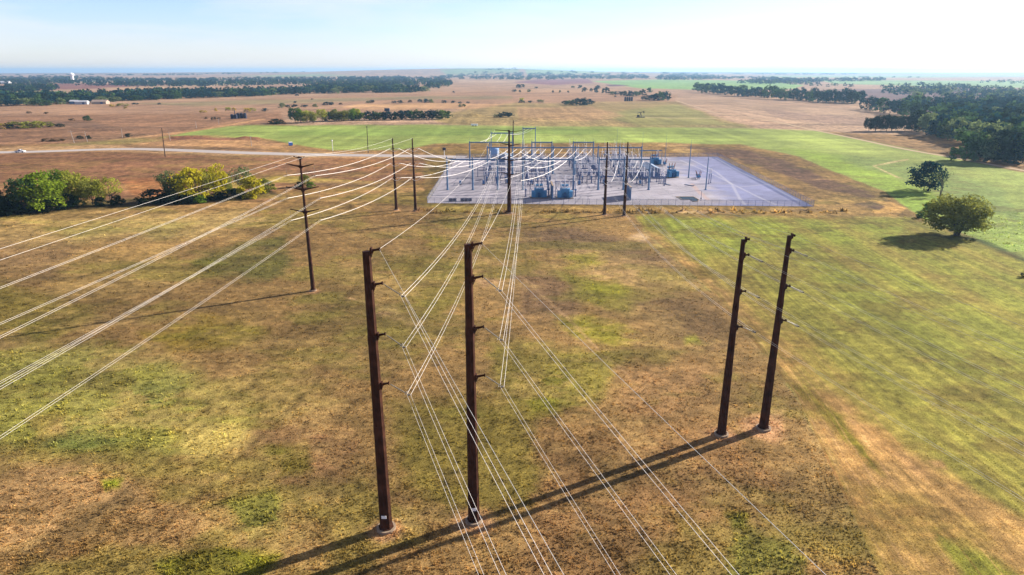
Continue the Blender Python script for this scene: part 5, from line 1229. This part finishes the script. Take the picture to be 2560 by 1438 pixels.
b_ = MB().cyl((-4.5,0,5.2),(4,0,7),.35,.3,8).build('walking_beam', DARKP, t); MB().box((4.4,0,6.2),(.9,.5,2.6)).build('horse_head', DARKP, b_); MB().box((-3.4,0,2.2),(2.2,.6,2.4)).cyl((-3.2,-.5,2),(-3.2,.5,2),1.1,1.1,12).build('counterweight', DARKP, t); MB().cyl((4.8,0,0),(4.8,0,5),.08,.08,5).build('polished_rod', GALV, t)
def pickup(label, px, py, rz):
    g = G(px, py); t = thing('pickup_truck', label, 'truck', (g.x, g.y, .03), rz); P = MB()
    prof = [(-2.9,.55),(-2.9,1.05),(-1.0,1.08),(-.9,1.12),(-.55,1.85),(.75,1.85),(1.35,1.15),(2.7,1.05),(2.9,.85),(2.9,.5)]; n = len(prof); W2 = .98
    P.add([(x, -W2, z) for x, z in prof] + [(x, W2, z) for x, z in prof], [tuple(range(n)), tuple(range(2*n-1, n-1, -1))] + [(i, n+i, n+(i+1) % n, (i+1) % n) for i in range(n)])
    P.build('body', WHITE, t); w = MB()
    for s in (-1, 1): w.add([(-.5,s*(W2+.01),1.2),(-.42,s*(W2+.01),1.75),(.68,s*(W2+.01),1.75),(1.12,s*(W2+.01),1.2)], [(0,1,2,3) if s > 0 else (3,2,1,0)])
    w.add([(.80,-.85,1.80),(.80,.85,1.80),(1.36,.85,1.2),(1.36,-.85,1.2)], [(0,1,2,3)]); w.build('window', GLASS, t)
    MB().box((-1.95, 0, 1.1), (1.7, 1.6, .06)).build('truck_bed', BLACK, t)
    for x in (-1.8, 1.85):
        for s in (-1, 1):
            wh = MB().cyl((x, s*.75, .4), (x, s*1.02, .4), .42, .42, 14).build('wheel', BLACK, t); MB().cyl((x, s*1.0, .4), (x, s*1.04, .4), .22, .22, 10).build('rim', GALV, wh)
    for s in (-.7, .7): MB().box((2.9, s, .8), (.06, .35, .18)).build('headlight', BUS, t)
    t.scale = (1.15, 1.15, 1.15)
pickup('white pickup truck parked on the gravel road at far left', 51, 381.5, .05)
g = G(727, 364); t = thing('storage_container', 'small white and blue container alone on the bare ground beyond the road', 'container', (g.x, g.y, 0), .5)
t.scale = (.72, .72, .72)
MB().box((0,0,1.9),(3.4,5.5,3.0)).build('body', mat('container_blue', (.10,.27,.75), .6), t); MB().box((0,0,3.5),(3.6,5.7,.2)).build('roof', WHITE, t); MB().box((1.75,0,1.9),(.08,2.2,2.6)).build('door', WHITE, t)
for sx in (-1.2, 1.2): MB().box((sx,0,.2),(.4,5.2,.4)).build('skid', DARKP, t)
g = G(968, 278); t = thing('well_shed', 'tiny dark shed beyond the mid distance grove', 'shed', (g.x, g.y, 0)); MB().box((0,0,2),(7,5,4)).build('wall', DARKP, t); MB().box((0,0,4.1),(7.6,5.6,.25)).build('roof', TANR, t)
g = G(1186, 316); t = thing('farm_trailer', 'tiny pale trailer at the far edge of the green field', 'trailer', (g.x, g.y, 0)); MB().box((0,0,1.6),(7,2.4,1.5)).build('body', WHITE, t); MB().cyl((-1.5,-1.3,.5),(-1.5,1.3,.5),.5,.5,10).cyl((1.5,-1.3,.5),(1.5,1.3,.5),.5,.5,10).build('wheel', BLACK, t)

# ------------------------------------------------------------------ rough grass of the near pasture
def build_grass(n=190000, seed=5):
    g = np.random.default_rng(seed); px = g.uniform(-260, 2820, n); py = 525 + (1500 - 525) * g.random(n) ** .9
    zc = (py - 719) / FPX; dx = (px - 1280) / FPX; dz = -math.sin(TH) - math.cos(TH) * zc; dy = math.cos(TH) - math.sin(TH) * zc
    t = -CAMH / dz; X = dx * t; Y = dy * t
    c = soil(X, Y); cl = fbm(X / 3, Y / 3, 401, 4, .6); fld = poly_sd(px, py, [(1592,536),(2280,545),(2600,650),(4200,2600),(2600,2600),(2210,1450),(1990,985),(1790,740),(1612,576)]) > 0
    q_ = (cl - .5) * 9; inpad = (X > -38 + q_) & (X < 130 - q_) & (Y > 283 - (X + 37) * .046 + q_); k = (g.random(n) < .35 + 1.2 * (cl - .3)) & ~inpad & (~fld | (g.random(n) < .75))
    X, Y, c, cl, fld = X[k], Y[k], c[k], cl[k], fld[k]; n = len(X)
    r = np.hypot(X, Y); s = (.09 + .17 * g.random(n) ** 2 + .3 * np.clip(cl - .58, 0, 1)) * (1 + .5 * ss(120, 280, r)) * np.where(fld, .45, 1)
    s = np.where(((c[:, 1] - c[:, 0]) > -14) & ~fld & (g.random(n) < .5), s * 1.45, s); rough = (Y > 262) & (Y < 283) & (X > -40) & (X < 140); s = np.where(rough, s * 4.5, s)
    B = 4; X3 = np.repeat(X, B); Y3 = np.repeat(Y, B); S = np.repeat(s, B); m = len(X3)
    a = g.uniform(0, 6.283, m); lean = g.uniform(.2, .9, m); w = S * g.uniform(.25, .5, m); h = S * g.uniform(.6, 1.2, m)
    bx = X3 + g.normal(size=m) * S * .35; by = Y3 + g.normal(size=m) * S * .35; ca, sa = np.cos(a), np.sin(a)
    v = np.stack([np.stack([bx - sa * w, by + ca * w, np.full(m, -.02)], 1), np.stack([bx + sa * w, by - ca * w, np.full(m, -.02)], 1), np.stack([bx + ca * lean * h, by + sa * lean * h, h], 1)], 1).reshape(-1, 3)
    big = np.where(((c[:, 1] - c[:, 0]) > -14) & ~fld, 1.08, 1.0)[:, None]; c = c * big
    tone = np.clip(c * (1.0 + .5 * (g.random(n) - .46))[:, None] + (g.random(n) - .5)[:, None] * np.array((26, 14, -10.)), 5, 250)
    col = np.ones((m * 3, 4), np.float32); col[:, :3] = np.repeat(lin(tone) * K_ALB * 1.35, B * 3, 0)
    mt = bpy.data.materials.new('dry_grass'); mt.use_nodes = True; nt = mt.node_tree; nt.nodes.remove(nt.nodes['Principled BSDF'])
    at = nt.nodes.new('ShaderNodeAttribute'); at.attribute_name = 'soil'; d = nt.nodes.new('ShaderNodeBsdfDiffuse'); tr = nt.nodes.new('ShaderNodeBsdfTranslucent'); mx = nt.nodes.new('ShaderNodeMixShader'); mx.inputs['Fac'].default_value = .5
    L = nt.links.new; L(at.outputs['Color'], d.inputs['Color']); L(at.outputs['Color'], tr.inputs['Color']); L(d.outputs[0], mx.inputs[1]); L(tr.outputs[0], mx.inputs[2]); L(mx.outputs[0], nt.nodes['Material Output'].inputs['Surface'])
    me = np_mesh('rough_grass', v, np.arange(m * 3).reshape(-1, 3), [mt], col, 'soil', False, True)
    o = bpy.data.objects.new('rough_grass', me); COL.objects.link(o); o['kind'] = 'stuff'; o['label'] = 'dry tufted grass covering the near pasture and field'; o['category'] = 'grass'
build_grass()

# ------------------------------------------------------------------ air
def haze():
    z0, z1, X, Y0, Y1_ = -12.0, 112.0, 25000, -25000, 25000
    m = MB(); m.add([(-X,Y0,z0),(X,Y0,z0),(X,Y1_,z0),(-X,Y1_,z0),(-X,Y0,z1),(X,Y0,z1),(X,Y1_,z1),(-X,Y1_,z1)], [(0,3,2,1),(4,5,6,7),(0,1,5,4),(1,2,6,5),(2,3,7,6),(3,0,4,7)])
    mt = bpy.data.materials.new('air'); mt.use_nodes = True; nt = mt.node_tree; nt.nodes.clear(); out = nt.nodes.new('ShaderNodeOutputMaterial'); v = nt.nodes.new('ShaderNodeVolumePrincipled')
    v.inputs['Color'].default_value = (.40, .68, 1.0, 1); v.inputs['Density'].default_value = .00007; v.inputs['Anisotropy'].default_value = .3
    nt.links.new(v.outputs[0], out.inputs['Volume']); o = m.build('haze', mt); o['kind'] = 'stuff'; o['label'] = 'pale blue haze over the whole plain'; o['category'] = 'haze'
haze()
